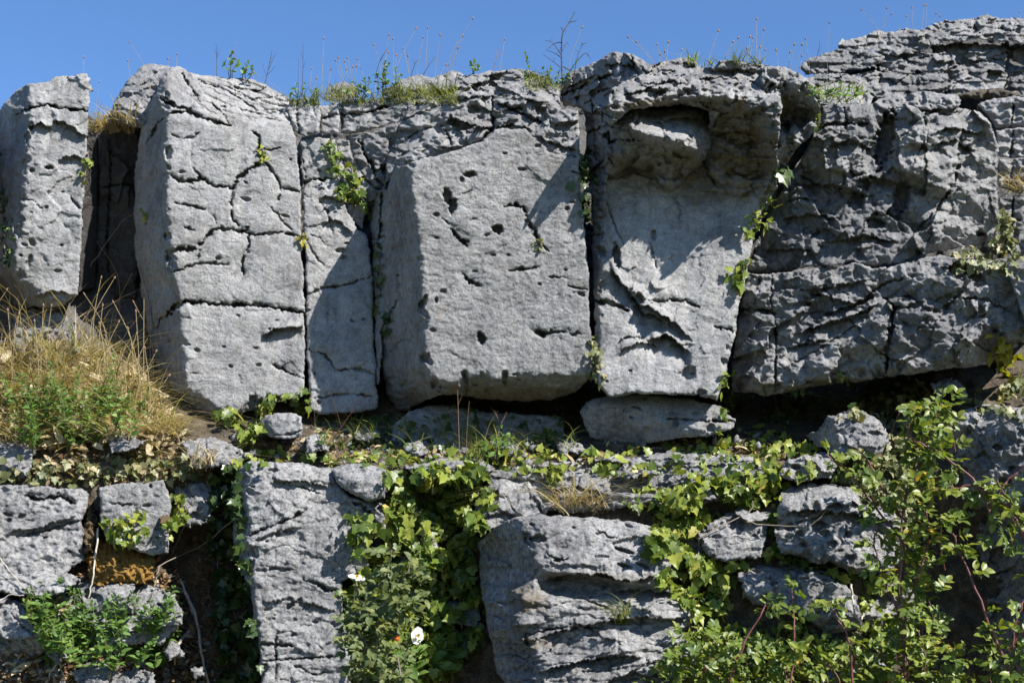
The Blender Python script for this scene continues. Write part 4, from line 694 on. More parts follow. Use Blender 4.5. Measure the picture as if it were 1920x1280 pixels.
# --- ground cover that nobody could count
ivy('ivy carpeting the ledge below the big blocks', [[(430,862),(480,836),(600,846),(740,842),(860,840),(1060,842),(1150,836),(1240,830),(1330,824),(1385,800),(1440,798),(1500,822),(1550,850),(1555,880),(1500,905),(1440,925),(1380,905),(1300,900),(1240,880),(1160,900),(1100,872),(1000,890),(930,900),(860,890),(700,872),(560,866),(440,876)]], 620, size=(16,30), lift=(2,26), kind='stuff')
ivy('ivy and litter along the top of the low squared blocks', [[(0,850),(60,850),(120,860),(340,842),(440,880),(400,905),(330,898),(180,905),(90,910),(0,905)]], 190, size=(14,26), lift=(2,22), kind='stuff', mat=IVYP)
ivy('small leaved dry ivy spreading over the bank behind the rose stems', [[(1560,790),(1600,765),(1640,740),(1730,715),(1800,740),(1860,735),(1930,690),(1930,790),(1860,770),(1800,765),(1760,800),(1745,850),(1700,900),(1660,860),(1665,800),(1630,775)],[(1580,850),(1660,845),(1710,900),(1720,1000),(1690,1030),(1680,960),(1620,935),(1600,910),(1560,895)]], 1050, size=(11,22), lift=(2,30), kind='stuff', mat=IVYP)
ivy('ivy filling the joints between the lower boulders', [[(1440,1030),(1540,1060),(1700,1075),(1720,1180),(1640,1220),(1610,1110),(1560,1090),(1490,1056),(1440,1060)],[(1440,930),(1462,930),(1455,1040),(1436,1050)],[(1310,1180),(1500,1160),(1600,1210),(1560,1260),(1300,1290)],[(880,890),(925,900),(900,930),(884,985)],[(1010,870),(1100,880),(1040,905),(1030,940)],[(1150,900),(1330,915),(1300,960),(1180,960)]], 620, size=(14,26), lift=(2,28), kind='stuff')
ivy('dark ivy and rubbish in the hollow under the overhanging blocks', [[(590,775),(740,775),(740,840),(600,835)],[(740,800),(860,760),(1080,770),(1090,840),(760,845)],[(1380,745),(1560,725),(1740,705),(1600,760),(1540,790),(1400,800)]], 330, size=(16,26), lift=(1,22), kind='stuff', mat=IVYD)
gp_ = [(-30,650),(60,650),(130,645),(250,690),(320,770),(350,830),(240,825),(120,845),(-30,838)]
def litter(label, poly, n, size, mat=LITTER, lift=(0,8)):
    q = in_poly(poly, n, 1, 22, seed=n % 90); q = q[hs(q[:, 0], q[:, 1])-terr(q[:, 0], q[:, 1]) < 6]; n = len(q); h = hs(q[:, 0], q[:, 1]); P = W(q[:, 0], q[:, 1], h+lift[0]+RS.rand(n)*lift[1]); d = rdir(n); d[:, 2] *= .5
    v, f = leaf_arrays(T_LANCE, P, d, np.array([.2, -.6, .7])+RS.normal(size=(n, 3))*.5, (size[0]+RS.rand(n)*(size[1]-size[0]))*U)
    tag(link('litter', v, None, mat, tris=f, loc=P.mean(0)), label, 'litter', kind='stuff')
litter('pale dry straw bits strewn on the ledge', [(60,835),(350,815),(450,850),(620,800),(760,800),(1100,840),(1380,800),(1500,860),(1300,910),(900,900),(430,880),(330,910),(60,900)], 900, (8,26), STRAW)
litter('brown dead leaves and soil crumbs on the ledge', [(60,830),(350,815),(450,850),(620,800),(760,800),(1100,840),(1380,800),(1500,860),(1300,900),(900,890),(430,880),(330,910),(60,900)], 2200, (4,12))
litter('brown litter and roots in the dark cleft beside the leaning pillar', [(300,880),(440,880),(470,1100),(480,1280),(100,1280),(240,1180),(320,1080)], 2200, (4,13))
litter('dry straw and twigs fallen over the bottom corner', [(0,1060),(330,1080),(400,1280),(0,1290)], 800, (8,26), STRAW)
litter('dead brown leaves caught round the stones of the bottom corner', [(0,1060),(330,1080),(400,1290),(0,1290)], 1500, (6,16))
litter('matted straw thatch under the standing dry grass', gp_, 2000, (10,34), STRAW, (2,22))
litter('brown litter round the stones of the bottom corner', [(0,980),(180,960),(330,960),(320,1280),(0,1280)], 2000, (4,12))
def rubble(label, poly, n, size):
    q = in_poly(poly, n, 1, 25, seed=n % 80); q = q[hs(q[:, 0], q[:, 1])-terr(q[:, 0], q[:, 1]) < 12]; n = len(q)
    P = W(q[:, 0], q[:, 1], hs(q[:, 0], q[:, 1])+1); g = (1+5**.5)/2
    I = nrm_(np.array([(-1,g,0),(1,g,0),(-1,-g,0),(1,-g,0),(0,-1,g),(0,1,g),(0,-1,-g),(0,1,-g),(g,0,-1),(g,0,1),(-g,0,-1),(-g,0,1)]))
    F = np.array([(0,11,5),(0,5,1),(0,1,7),(0,7,10),(0,10,11),(1,5,9),(5,11,4),(11,10,2),(10,7,6),(7,1,8),(3,9,4),(3,4,2),(3,2,6),(3,6,8),(3,8,9),(4,9,5),(2,4,11),(6,2,10),(8,6,7),(9,8,1)])
    sc = (size[0]+RS.rand(n)**2.5*(size[1]-size[0]))[:, None, None]*U*.5
    V = P[:, None]+sc*(I[None]*(1+.45*RS.normal(size=(n, 12, 1)).clip(-1, 1))*RS.uniform(.55, 1.3, (n, 1, 3)))
    o = link('rubble', V.reshape(-1, 3), None, LOWR, tris=(F[None]+(np.arange(n)*12)[:, None, None]).reshape(-1, 3), smooth=False, loc=P.mean(0)); tag(o, label, 'rubble', kind='stuff')
rubble('small limestone chips strewn along the ledge', [(340,815),(620,800),(760,800),(1100,835),(1400,800),(1500,860),(1300,910),(900,900),(430,880)], 420, (4,20))
rubble('small limestone chips in the bottom corner', [(0,1080),(330,1080),(420,1290),(0,1290)], 320, (4,22))
# moss cushions
def moss_mat(name, a, b_):
    m, t, b, N, L = nt(name); co = N.new('ShaderNodeNewGeometry').outputs['Position']
    L.new(ramp(t, noise(t, co, 130, 5, .7), [(.3, tuple(x*.35 for x in a)), (.5, a), (.7, b_)]), b.inputs['Base Color']); b.inputs['Roughness'].default_value = 1
    bp = N.new('ShaderNodeBump'); bp.inputs['Strength'].default_value = 1; bp.inputs['Distance'].default_value = .02; L.new(noise(t, co, 170, 4, .7), bp.inputs['Height']); L.new(bp.outputs[0], b.inputs['Normal']); return m
OM = moss_mat('orange_moss', (.34, .18, .03), (.6, .36, .085)); BM = moss_mat('brown_moss', (.15, .095, .04), (.32, .225, .11))
for k, (lab, o_, m_) in enumerate([
 ('bright orange moss cushion beneath the squared block', [(158,1040),(180,1010),(225,1020),(255,1034),(292,1040),(298,1066),(270,1095),(215,1102),(175,1096),(160,1070)], OM),
 ('brown moss tuft on the corner of the squared block', [(293,968),(305,962),(318,970),(322,985),(308,992),(296,984)], BM),
 ('brown moss strip between the long low block and the squared block', [(152,1000),(168,930),(184,940),(186,1000),(172,1030),(156,1040)], BM),
 ('brown moss around the loose stone at the column foot', [(440,815),(470,805),(490,822),(530,828),(560,835),(520,846),(460,842)], BM),
 ('rusty moss on the pale boulder edge', [(40,1120),(60,1125),(72,1160),(60,1170),(46,1145)], OM)]):
    a = np.array(o_, float); c_ = a.mean(0); h0 = float(np.max(hs(a[:, 0], a[:, 1])))*.5+.5*float(hs(*c_))
    o = rock('moss', lab, o_, [(c_[0]-40, c_[1], h0+4), (c_[0]+40, c_[1], h0+4), (c_[0], c_[1]+30, h0+22)], bulge=18, amp=10, karst=(8,9,8), seed=120+k, depth=40, mat=m_, rough=9, edge=8, cat='moss'); o['kind'] = 'stuff'

# --- countable ivy plants
cv = 'ivy vines on the lower slope'
ivy('thick glossy ivy curtain hanging between the leaning pillar and the large boulder', [[(725,880),(900,868),(925,930),(900,1005),(890,1060),(900,1120),(905,1200),(860,1250),(790,1290),(660,1290),(655,1180),(640,1110),(690,1060),(660,1010),(650,960),(690,975),(724,980)]], 1350, size=(19,35), lift=(3,52), name='ivy_curtain', group=cv, stems=9)
ivy('yellow green ivy running down between the large boulder and the slanting block', [[(1210,1020),(1240,930),(1300,900),(1460,875),(1465,920),(1420,945),(1350,955),(1305,1000),(1300,1040),(1385,1060),(1390,1150),(1300,1150),(1240,1085),(1225,1050)]], 560, size=(20,34), lift=(3,40), name='ivy_vine', group=cv)
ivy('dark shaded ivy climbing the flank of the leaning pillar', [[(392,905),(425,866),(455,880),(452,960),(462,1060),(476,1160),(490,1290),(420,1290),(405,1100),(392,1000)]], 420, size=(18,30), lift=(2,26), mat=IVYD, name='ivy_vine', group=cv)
ivy('small ivy sprig growing on the squared block above the orange moss', [[(190,975),(270,955),(285,1000),(215,1030)]], 45, size=(14,24), name='ivy_sprig', stems=2)
ivy('straggling ivy over the mossy corner of the squared block', [[(318,935),(350,920),(345,1000),(316,1010)]], 45, size=(14,24), name='ivy_sprig', stems=2)
ivy('ivy around the foot of the cracked column and its loose stone', [[(405,770),(430,760),(450,775),(440,800),(415,795)],[(490,748),(540,740),(580,715),(580,770),(530,775),(480,775)],[(440,790),(490,780),(500,815),(460,830)]], 120, size=(16,28), name='ivy_vine', stems=2)
vn = 'ivy sprigs in the joints of the cliff'
for lab, pts, n, sz, m_, lf in [
 ('leafy ivy hanging in two strands down the recessed panel', [[(622,275,7),(626,300,9),(632,325,7)],[(656,305,8),(664,340,12),(678,370,12),(690,400,6)],[(640,360,9),(660,362,9)]], 90, (12,22), IVY, (2,14)),
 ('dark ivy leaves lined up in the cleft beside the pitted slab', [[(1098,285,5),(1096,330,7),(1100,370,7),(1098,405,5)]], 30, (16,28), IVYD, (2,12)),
 ('ivy trailing down the joint between the pillar and the furrowed block', [[(1445,380,8),(1425,415,9),(1408,430,7)],[(1405,490,7),(1392,515,9),(1384,535,6)]], 48, (14,26), IVY, (2,16)),
 ('broad leaved ivy in the hole beside the pale outer lobe', [[(1466,318,5),(1478,326,8)]], 9, (26,38), IVYD, (4,20)),
 ('pale ivy at the lower end of the cleft beside the pitted slab', [[(1112,635,5),(1120,660,7),(1116,690,6),(1118,720,8)]], 40, (12,20), IVYP, (2,12)),
 ('ivy strand at the lower corner of the smooth pillar', [[(1362,700,5),(1358,735,7),(1366,775,9)]], 36, (14,24), IVY, (2,16)),
 ('ivy spilling from the fissure above the low rough block', [[(1880,400,6),(1886,440,10),(1880,470,14)],[(1800,488,10),(1840,482,12),(1900,490,14)]], 110, (12,24), IVYP, (2,18)),
 ('yellow topped ivy shoot at the end of the low rough block', [[(1880,645,8),(1884,670,12),(1890,700,18)]], 44, (18,30), IVYY, (6,30)),
 ('tiny ivy sprig under the edge of the low rough block', [[(1574,695,4),(1580,708,6)]], 9, (12,18), IVY, (2,14)),
 ('reddish green sprig sprouting from a crack high in the cracked column', [[(488,272,3),(492,288,6),(494,305,4)]], 13, (9,16), IVY, (3,10)),
 ('single bright ivy tuft at the joint beside the cracked column', [[(566,440,3),(569,452,4)]], 9, (11,18), IVYY, (3,10)),
 ('thin ivy strand on the inner edge of the tall narrow block', [[(165,285,2),(160,320,4),(158,345,2)]], 11, (10,18), IVY, (3,10)),
 ('lone ivy leaves on the shaded flank of the cracked column', [[(268,400,3),(274,412,4)]], 6, (10,16), IVY, (3,12)),
 ('dark ivy at the far edge of the tall narrow block', [[(2,350,4),(6,420,8),(14,480,9)]], 34, (14,24), IVYD, (2,14)),
 ('sparse ivy on the shaded flank of the pitted slab', [[(708,450,4),(712,520,5)],[(728,590,5),(724,625,6)]], 24, (12,20), IVYD, (2,12)),
 ('little fern like plant in the pit of the pitted slab', [[(1006,452,3),(1014,460,5)]], 10, (7,13), IVYP, (0,8)),
 ('small ivy leaves at the rim of the furrowed block below the green plants', [[(1533,215,3),(1535,235,4)]], 8, (9,14), IVY, (3,10))]:
    ivy(lab, None, n, sz, lf, m_, name='ivy_sprig', pts=pts, group=vn)

# --- grasses
def blades(base, length, width, lean, curl, wid_seg=6, dirs=None):
    n = len(base); th = RS.rand(n)*2*math.pi; az = np.stack([np.cos(th), np.sin(th), 0*th], -1) if dirs is None else nrm_(dirs)
    t = np.linspace(0, 1, wid_seg)[None, :, None]; ln = length[:, None, None]; le = lean[:, None, None]; cu = curl[:, None, None]
    horiz = az[:, None]*(le*t+cu*t*t); vert = np.array([0, 0, 1.])*(t-.5*cu*t**2.5)
    c = base[:, None]+ln*(horiz+vert); sd_ = nrm_(np.cross(az, [0, 0, 1.])); ph = RS.rand(n)*math.pi; sd_ = sd_*np.cos(ph)[:, None]+az*np.sin(ph)[:, None]
    w = width[:, None, None]*(1-t**2*.92)*.5; v = np.stack([c-sd_[:, None]*w, c+sd_[:, None]*w], 2).reshape(n, -1, 3)
    k = wid_seg*2; q = np.array([(2*i, 2*i+1, 2*i+3, 2*i+2) for i in range(wid_seg-1)]); f = q[None]+(np.arange(n)*k)[:, None, None]
    return v.reshape(-1, 3), f.reshape(-1, 4)
def tuft(name, label, pts, L, mat, spread=1., width=3.2, kind=None, cat='grass', group=None, curl=(.2, 1.2), dirs=None):
    n = len(pts); b = W(pts[:, 0], pts[:, 1], hs(pts[:, 0], pts[:, 1])+2)
    v, f = blades(b, (L[0]+RS.rand(n)**1.5*(L[1]-L[0]))*U, (1.+RS.rand(n))*width*.6*U, RS.rand(n)*.5*spread, (curl[0]+RS.rand(n)*(curl[1]-curl[0]))*spread, dirs=dirs)
    if kind: return tag(link(name, v, f, mat, loc=b.mean(0)), label, cat, kind=kind)
    r = root(name, label, cat, b[b[:, 2].argmin()], group); link('grass_blades', v, f, mat, r); return r
gp = [(-30,662),(60,660),(130,650),(240,690),(285,740),(330,790),(350,830),(240,820),(120,840),(-30,835)]
tuft('dry_grass', 'dry straw coloured grass covering the bank at the cliff end', in_poly(gp, 3600, 0), (22,75), STRAW, 2.1, 1.9, 'stuff')
tuft('dry_grass', 'long dry bents leaning across the dark gap', in_poly([(-20,640),(40,650),(130,640),(260,690),(300,770),(100,760),(-20,720)], 240, 0), (90,200), STRAW, 1.5, 1.5, 'stuff', curl=(.1, 1.1))
tuft('green_grass', 'green blades mixed through the dry grass', in_poly(gp, 500, 0), (30,90), GREENG, 1., 2.8, 'stuff')
tuft('dry_grass', 'short dry grass along the cliff top', np.stack([np.concatenate([RS.uniform(590,860,800), RS.uniform(985,1060,160), RS.uniform(1290,1345,120), RS.uniform(1530,1620,140), RS.uniform(1370,1430,90), RS.uniform(540,600,120)]), np.concatenate([RS.uniform(166,198,800), RS.uniform(146,172,160), RS.uniform(110,126,120), RS.uniform(165,195,140), RS.uniform(112,124,90), RS.uniform(176,200,120)])], -1), (8,34), GREENG, 1.2, 2., 'stuff')
tuft('dry_grass', 'sparse grass in the shade at the foot of the cliff', in_poly([(590,790),(760,790),(1080,820),(1080,850),(600,845)], 420, 0), (15,55), GREENG, 1.3, 2., 'stuff')
tf = 'separate tufts of dry grass'
tuft('grass_tuft', 'tawny grass tuft on the dark slab in the gap between tall blocks', in_poly([(168,238),(200,225),(256,235),(252,250),(175,252)], 420, 0), (18,58), STRAW, 1.5, 2.4, group=tf)
tuft('grass_tuft', 'wispy tuft rooted in a ledge of the large boulder', in_poly([(1150,1160),(1178,1150),(1182,1172),(1155,1175)], 90, 0), (25,60), GREENG, 1.6, 2., group=tf)
tuft('grass_tuft', 'pale flattened tuft behind the top of the large boulder', in_poly([(1030,950),(1130,935),(1150,962),(1050,966)], 240, 0), (30,110), STRAW, 2., 2., group=tf)
tuft('grass_tuft', 'dry tuft above the dark cleft by the leaning pillar', in_poly([(340,868),(400,860),(410,895),(350,900)], 170, 0), (25,70), STRAW, 1.9, 2., group=tf)
tuft('grass_tuft', 'small green tuft between the dark hollow and the ivy ledge', in_poly([(885,845),(940,845),(935,865),(890,865)], 150, 0), (20,60), GREENG, 1., 2., group=tf)
tuft('grass_tuft', 'hanging grass in the joint of the shaded pitted slab flank', in_poly([(692,570),(712,565),(712,600),(695,600)], 50, 0), (12,35), GREENG, 1.6, 2., group=tf)
tuft('grass_tuft', 'brown grass tuft at the end of the grassy bank near the cracked column', in_poly([(270,800),(345,800),(340,830),(260,825)], 260, 0), (18,60), STRAW, 1.5, 2.2, group=tf)
tuft('grass_tuft', 'dry grass caught in the stack beyond the furrowed block', in_poly([(1885,340),(1930,335),(1930,365),(1885,370)], 80, 0), (15,45), STRAW, 1.8, 2., group=tf)

# --- single flowering stalks with seed heads
def stalk(b, hd, hb, label, group, bend=.25, r=.55, head=7, mat=None):
    b = np.array(b, float); hd = np.array(hd, float)
    hh = hb+RS.uniform(-15, 15); m = (b+hd)/2+np.array([(b[0]-hd[0])*bend, -abs(hd[0]-b[0])*.25*bend])
    c = curve([(b[0], b[1], hb), (m[0], m[1], (hb+hh)/2), (hd[0], hd[1], hh)], 9); P = Wc(c)
    rt = root('grass_stalk', label, 'grass', P[0], group); tb = Tubes(); tb.add(P, r*1.5*U*.7, r*U*.7, 4); tb.build('stem', mat or STALK, rt)
    d = nrm_(P[-1]-P[-2]); e = P[-1]+d*head*U; s = Tubes(); q = np.linspace(0, 1, 6)[:, None]; rr = np.array([.25, .8, 1, .85, .5, .1])*head*U*.24
    th = np.arange(5)*2*math.pi/5; a = nrm_(np.cross(d, [.3, -.8, .5])); bb = np.cross(d, a)
    v = (P[-1]+q*(e-P[-1]))[:, None]+rr[:, None, None]*(np.cos(th)[None, :, None]*a+np.sin(th)[None, :, None]*bb); i = np.arange(30).reshape(6, 5); j = np.roll(i, -1, 1)
    link('seed_head', v.reshape(-1, 3), np.stack([i[:-1], j[:-1], j[1:], i[1:]], -1).reshape(-1, 4), SEEDM, rt)
top = [(885,37,832),(779,56,735),(802,55,798),(793,73,780),(825,69,815),(867,70,838),(858,93,840),(729,68,716),(737,76,738),(702,87,720),(607,75,603),(635,111,650),(630,116,648),(652,111,665),(647,118,660),(671,114,690),(727,101,700),(757,94,770),(765,108,768),(743,106,738),(668,127,660),(661,128,655),(620,133,612),(584,131,580),(593,150,585),(835,124,815),(649,132,640),(478,137,548),(473,142,540),(946,77,936),(1091,54,1062),(1180,72,1232),(1195,81,1236),(1233,86,1240),(1253,82,1248),(1278,97,1270),(1346,61,1325),(1373,81,1350),(1383,74,1352),(1406,72,1400),(1412,74,1402),(1419,39,1418),(1432,59,1424),(1400,94,1396),(1425,92,1420),(1435,97,1430),(1456,97,1462),(1489,87,1480),(1503,87,1490),(1511,76,1520),(1481,101,1476),(1555,46,1551),(1503,108,1498),(1246,100,1243),(1238,106,1240),(1617,21,1662),(1662,18,1652),(1670,29,1640),(1710,17,1712),(1732,13,1728),(1737,12,1736),(1755,28,1748),(1762,33,1758),(1700,33,1706),(1912,25,1915),(245,82,285),(240,116,246),(157,110,156),(186,156,178),(332,104,328),(315,113,318)]
seen = {}
where = lambda x: 'the cracked column' if x < 560 else 'the green skyline shrub' if x < 760 else 'the scalloped crag' if x < 1060 else 'the overhang' if x < 1500 else 'the upper outcrop'
for hx, hy, bx in top:
    y = float(np.interp(bx, SKX, SKY_))+4; hb = float(hs(bx, y+14)); hb = hb if hb > -900 else -250
    w_ = where(bx); tall = y-hy; k = 'tall' if tall > 85 else 'medium height' if tall > 55 else 'short'
    ln = hx-bx; s_ = 'upright' if abs(ln) < 12 else 'leaning' if abs(ln) < 35 else 'strongly bowed'
    stalk((bx, y+10), (hx, hy), hb-70, f'{k} {s_} dry grass stalk with seed head above {w_}', 'grass stalks along the skyline', head=6.5, r=.42)
for hx, hy in [(11,546),(56,544),(15,585),(35,592),(81,576),(96,577),(160,554),(192,576),(214,569),(252,569),(270,556),(255,587),(241,619),(199,627),(255,629),(246,656),(272,656),(315,707),(267,699),(221,607),(65,605),(291,662),(187,610),(157,671),(245,518),(213,524),(189,524),(183,455)]:
    bx = hx+RS.uniform(-45, 45) if hx < 280 else hx-30; by = min(800, hy+RS.uniform(110, 190)); hb = float(hs(bx, by))
    d_ = 'over the shaded gap' if hx > 145 else 'below the tall narrow block'
    k_ = 'tall' if by-hy > 150 else 'shorter'; s_ = 'upright' if abs(hx-bx) < 15 else 'bent'
    stalk((bx, by), (hx, hy), hb+4, f'{k_} {s_} brown grass stalk rising from the dry bank {d_}', 'grass stalks of the dry bank', bend=.4, r=.75, head=8)

# --- herbs and leafy plants
def herb(label, stems, leaf=(14, 26), mat=None, hlift=6, tmpl=None, cat='plant', name='herb_plant', group=None, stemmat=None, gap=12, branch=0, r=.0018, lean_out=30, base_h=None):
    tb = Tubes(); P, D, Nn, S = [], [], [], []
    at = None
    for (bx, by, tx, ty) in stems:
        hb = (float(hs(bx, by)) if base_h is None else base_h)+hlift; ht = hb+RS.uniform(0, lean_out)
        c = curve([(bx, by, hb), ((bx+tx)/2+RS.uniform(-6, 6), (by+ty)/2, (hb+ht)/2+8), (tx, ty, ht)], 9); Pw = Wc(c); tb.add(Pw, r, r*.5)
        if at is None or Pw[0][2] < at[2]: at = Pw[0]
        L = np.hypot(tx-bx, ty-by); m = max(2, int(L/gap)); ph = RS.rand()*3
        for k in range(m):
            t = .15+.85*(k+1)/m; u = t*8; i = min(int(u), 7); p = Pw[i]+(Pw[i+1]-Pw[i])*(u-i); ax = nrm_(Pw[i+1]-Pw[i]); ph += 1.57
            sz = (leaf[1]-(leaf[1]-leaf[0])*t**1.5)*RS.uniform(.75, 1.15)
            for s in (0, math.pi):
                o = np.array([math.cos(ph+s), math.sin(ph+s), 0]); P.append(p); D.append(o+ax*RS.uniform(-.1, .8)+RS.normal(size=3)*.3); Nn.append(ax*.9-o*.2+np.array([.15, -.45, .25])+RS.normal(size=3)*.4); S.append(sz*U)
        for s in range(3):
            P.append(Pw[-1]); D.append(nrm_(Pw[-1]-Pw[-2])*.8+RS.normal(size=3)*.5); Nn.append(np.array([0, -.6, .6])+RS.normal(size=3)*.4); S.append(leaf[0]*.7*U)
    rt = root(name, label, cat, at, group); tb.each('stem', stemmat or GREENST, rt)
    v, f = leaf_arrays(tmpl or T_OVAL, np.array(P), np.array(D), np.array(Nn), np.array(S)); link('foliage', v, None, mat or HERB, rt, tris=f); return rt
def fan(cx, cy, wx, wy, n, hmin, hmax, spread): 
    out = []
    for _ in range(n):
        bx = cx+RS.uniform(-wx, wx); by = cy+RS.uniform(-wy, wy); h = RS.uniform(hmin, hmax); out.append((bx, by, bx+(bx-cx)*spread+RS.uniform(-26, 26), by-h))
    return out
herb('bushy green herb clump in the bottom corner below the orange moss', fan(190,1225,100,36,46,40,105,.28)+fan(80,1170,26,16,7,40,80,.2)+fan(310,1185,36,20,8,40,80,.4)+fan(230,1255,60,20,10,20,50,.3)+fan(190,1235,110,30,26,40,115,.25), (10,21), tmpl=T_HERB, gap=10)
herb('green leafy herb clump in front of the dry grass', fan(130,820,70,35,36,50,120,.25)+fan(60,770,50,25,9,30,60,.3)+fan(230,800,50,20,10,30,70,.3)+fan(150,800,110,40,14,40,110,.2), (9,19), tmpl=T_HERB, gap=10)
herb('thin green herb growing by the dark hollow above the ivy ledge', fan(910,865,36,10,9,30,70,.3), (10,18))
herb('little leafy sapling on top of the cracked column against the sky', [(432,152,434,102),(430,148,422,122),(436,150,446,118),(462,156,466,118),(460,154,472,128),(455,152,458,130)], (10,15), tmpl=T_OVAL, base_h=-20, hlift=0, gap=11, name='sapling', cat='sapling', stemmat=DKW)
herb('low green plant in the notch beside the broken pale chunk', [(560,182,556,160),(565,182,572,158),(585,180,592,168),(556,182,550,168)], (7,12), base_h=20, hlift=0, gap=9)
herb('green shrub on the grassy edge above the square jointed chunk', [(700,180,692,150),(708,178,705,140),(718,176,722,118),(724,174,728,120),(735,172,742,130),(745,172,750,142),(670,182,664,156),(680,182,684,150),(655,184,652,168),(690,182,676,160)], (7,12), base_h=10, hlift=0, gap=8, name='shrub', cat='shrub', stemmat=DKW)
herb('tiny upright green plant on the crest of the scalloped crag', [(884,142,890,118),(888,142,884,122),(892,142,897,128)], (8,13), base_h=40, hlift=0, gap=8)
herb('leafy bush at the foot of the bare thorny twig', [(1010,165,985,102),(1012,165,1000,140),(1020,168,1018,130),(1030,165,1032,128),(1040,165,1048,135),(1045,160,1062,140),(1025,168,1010,150),(1035,168,1040,150),(1050,158,1080,118),(1000,160,980,135)], (7,12), base_h=60, hlift=0, gap=8, name='bush', cat='bush', stemmat=DKW)
herb('small bright plant on the crest of the overhang', [(1300,120,1304,108),(1298,120,1294,110)], (8,12), base_h=250, hlift=0, gap=6)
herb('low green plants on the ledge between the overhang and the upper outcrop', fan(1570,190,36,6,14,14,30,.3), (9,15), hlift=10)
herb('fresh green shoots at the bottom of the ivy curtain', fan(790,1275,50,14,10,30,70,.5), (22,34), hlift=30)
def twig(label, lines, group='bare twigs along the skyline', mat=None, r=.0022, h=-60, cat='twig', name='bare_twig', leafless=True, thorns=0):
    tb = Tubes(); at = None; rt = root(name, label, cat, Wc([(lines[0][0][0], lines[0][0][1], h)])[0], group)
    for k, l in enumerate(lines):
        c = curve([(x, y, h+RS.uniform(-6, 6)) for x, y in l], 10); P = Wc(c); rr = r*(1 if k == 0 else .6); tb.add(P, rr, rr*.4, 5)
        for _ in range(thorns):
            i = RS.randint(1, 9); tb.add([P[i], P[i]+rdir(1)[0]*np.array([1, .5, 1])*.018], rr*.45, .0003, 4)
    tb.build('branches', mat or DKW, rt); return rt
twig('bare thorny twig rising above the bush, tallest on the skyline', [[(1055,165),(1053,120),(1053,80),(1056,60),(1068,42),(1078,22)],[(1053,105),(1045,92),(1035,80),(1022,76)],[(1054,80),(1040,82),(1024,94)],[(1056,60),(1051,50)],[(1068,42),(1080,40)],[(1054,95),(1064,78)],[(1054,110),(1040,100),(1025,95)],[(1054,130),(1040,118),(1018,102)],[(1075,150),(1082,110),(1092,82)],[(1082,115),(1098,100),(1108,112)],[(1090,85),(1100,80)],[(1055,125),(1075,135),(1085,145)]], thorns=2, h=60, r=.003)
twig('thin dead twig standing beside the sapling', [[(406,148),(406,110),(407,90),(404,84)],[(407,105),(402,92)],[(407,108),(415,92)]], h=-30, r=.0014)
twig('pale dry stem rising behind the sapling', [[(437,150),(440,100),(442,66)],[(440,90),(444,76)]], h=-40, r=.0012, mat=SEEDM)
twig('branching dead stem on top of the cracked column, most branched one', [[(496,160),(503,130),(510,95)],[(500,145),(492,120)],[(504,130),(518,98)],[(506,118),(512,104)],[(502,140),(516,125)]], h=-20, r=.0018)
twig('two thin upright dead stems near the low green plant', [[(567,178),(568,120),(568,80)],[(560,178),(559,140),(560,108)],[(568,130),(573,112)],[(568,110),(563,98)]], h=10, r=.0015)
twig('dark bent twig among grass by the green shrub', [[(703,148),(712,115),(726,92)],[(712,116),(722,100)]], h=0, r=.0015)
twig('thin dark stem leaning over the skyline stone', [[(770,145),(778,120),(786,112)],[(778,122),(774,110)]], h=0, r=.0014)
twig('spindly dark stem slanting above the long flat stone', [[(793,142),(806,120),(818,106)]], h=0, r=.0014)
twig('brown branched seed stem above the scalloped crag', [[(925,136),(930,110),(932,92)],[(930,112),(938,98)],[(928,120),(922,105)],[(931,108),(935,90)]], h=40, r=.0012, mat=SEEDM)
twig('dark little stem by the end of the overhang', [[(1528,118),(1535,95),(1537,78)],[(1533,100),(1540,88)]], h=-120, r=.0013)

twig('tall dead flower stems at the foot of the pitted slab', [[(862,862),(860,800),(858,730)],[(874,864),(876,800),(880,752)],[(900,862),(916,800),(934,770)],[(928,860),(936,805),(950,772)],[(936,800),(948,780)],[(858,760),(866,742)],[(934,785),(926,768)]], group='dead stems at the cliff foot', h=225, r=.0016, mat=SEEDM)
twig('dry reddish stems in front of the shaded recessed panel', [[(600,850),(640,800),(668,760),(690,735)],[(640,800),(628,760),(612,720)],[(585,835),(590,780),(580,730)]], group='dead stems at the cliff foot', h=150, r=.0012, mat=REDST)
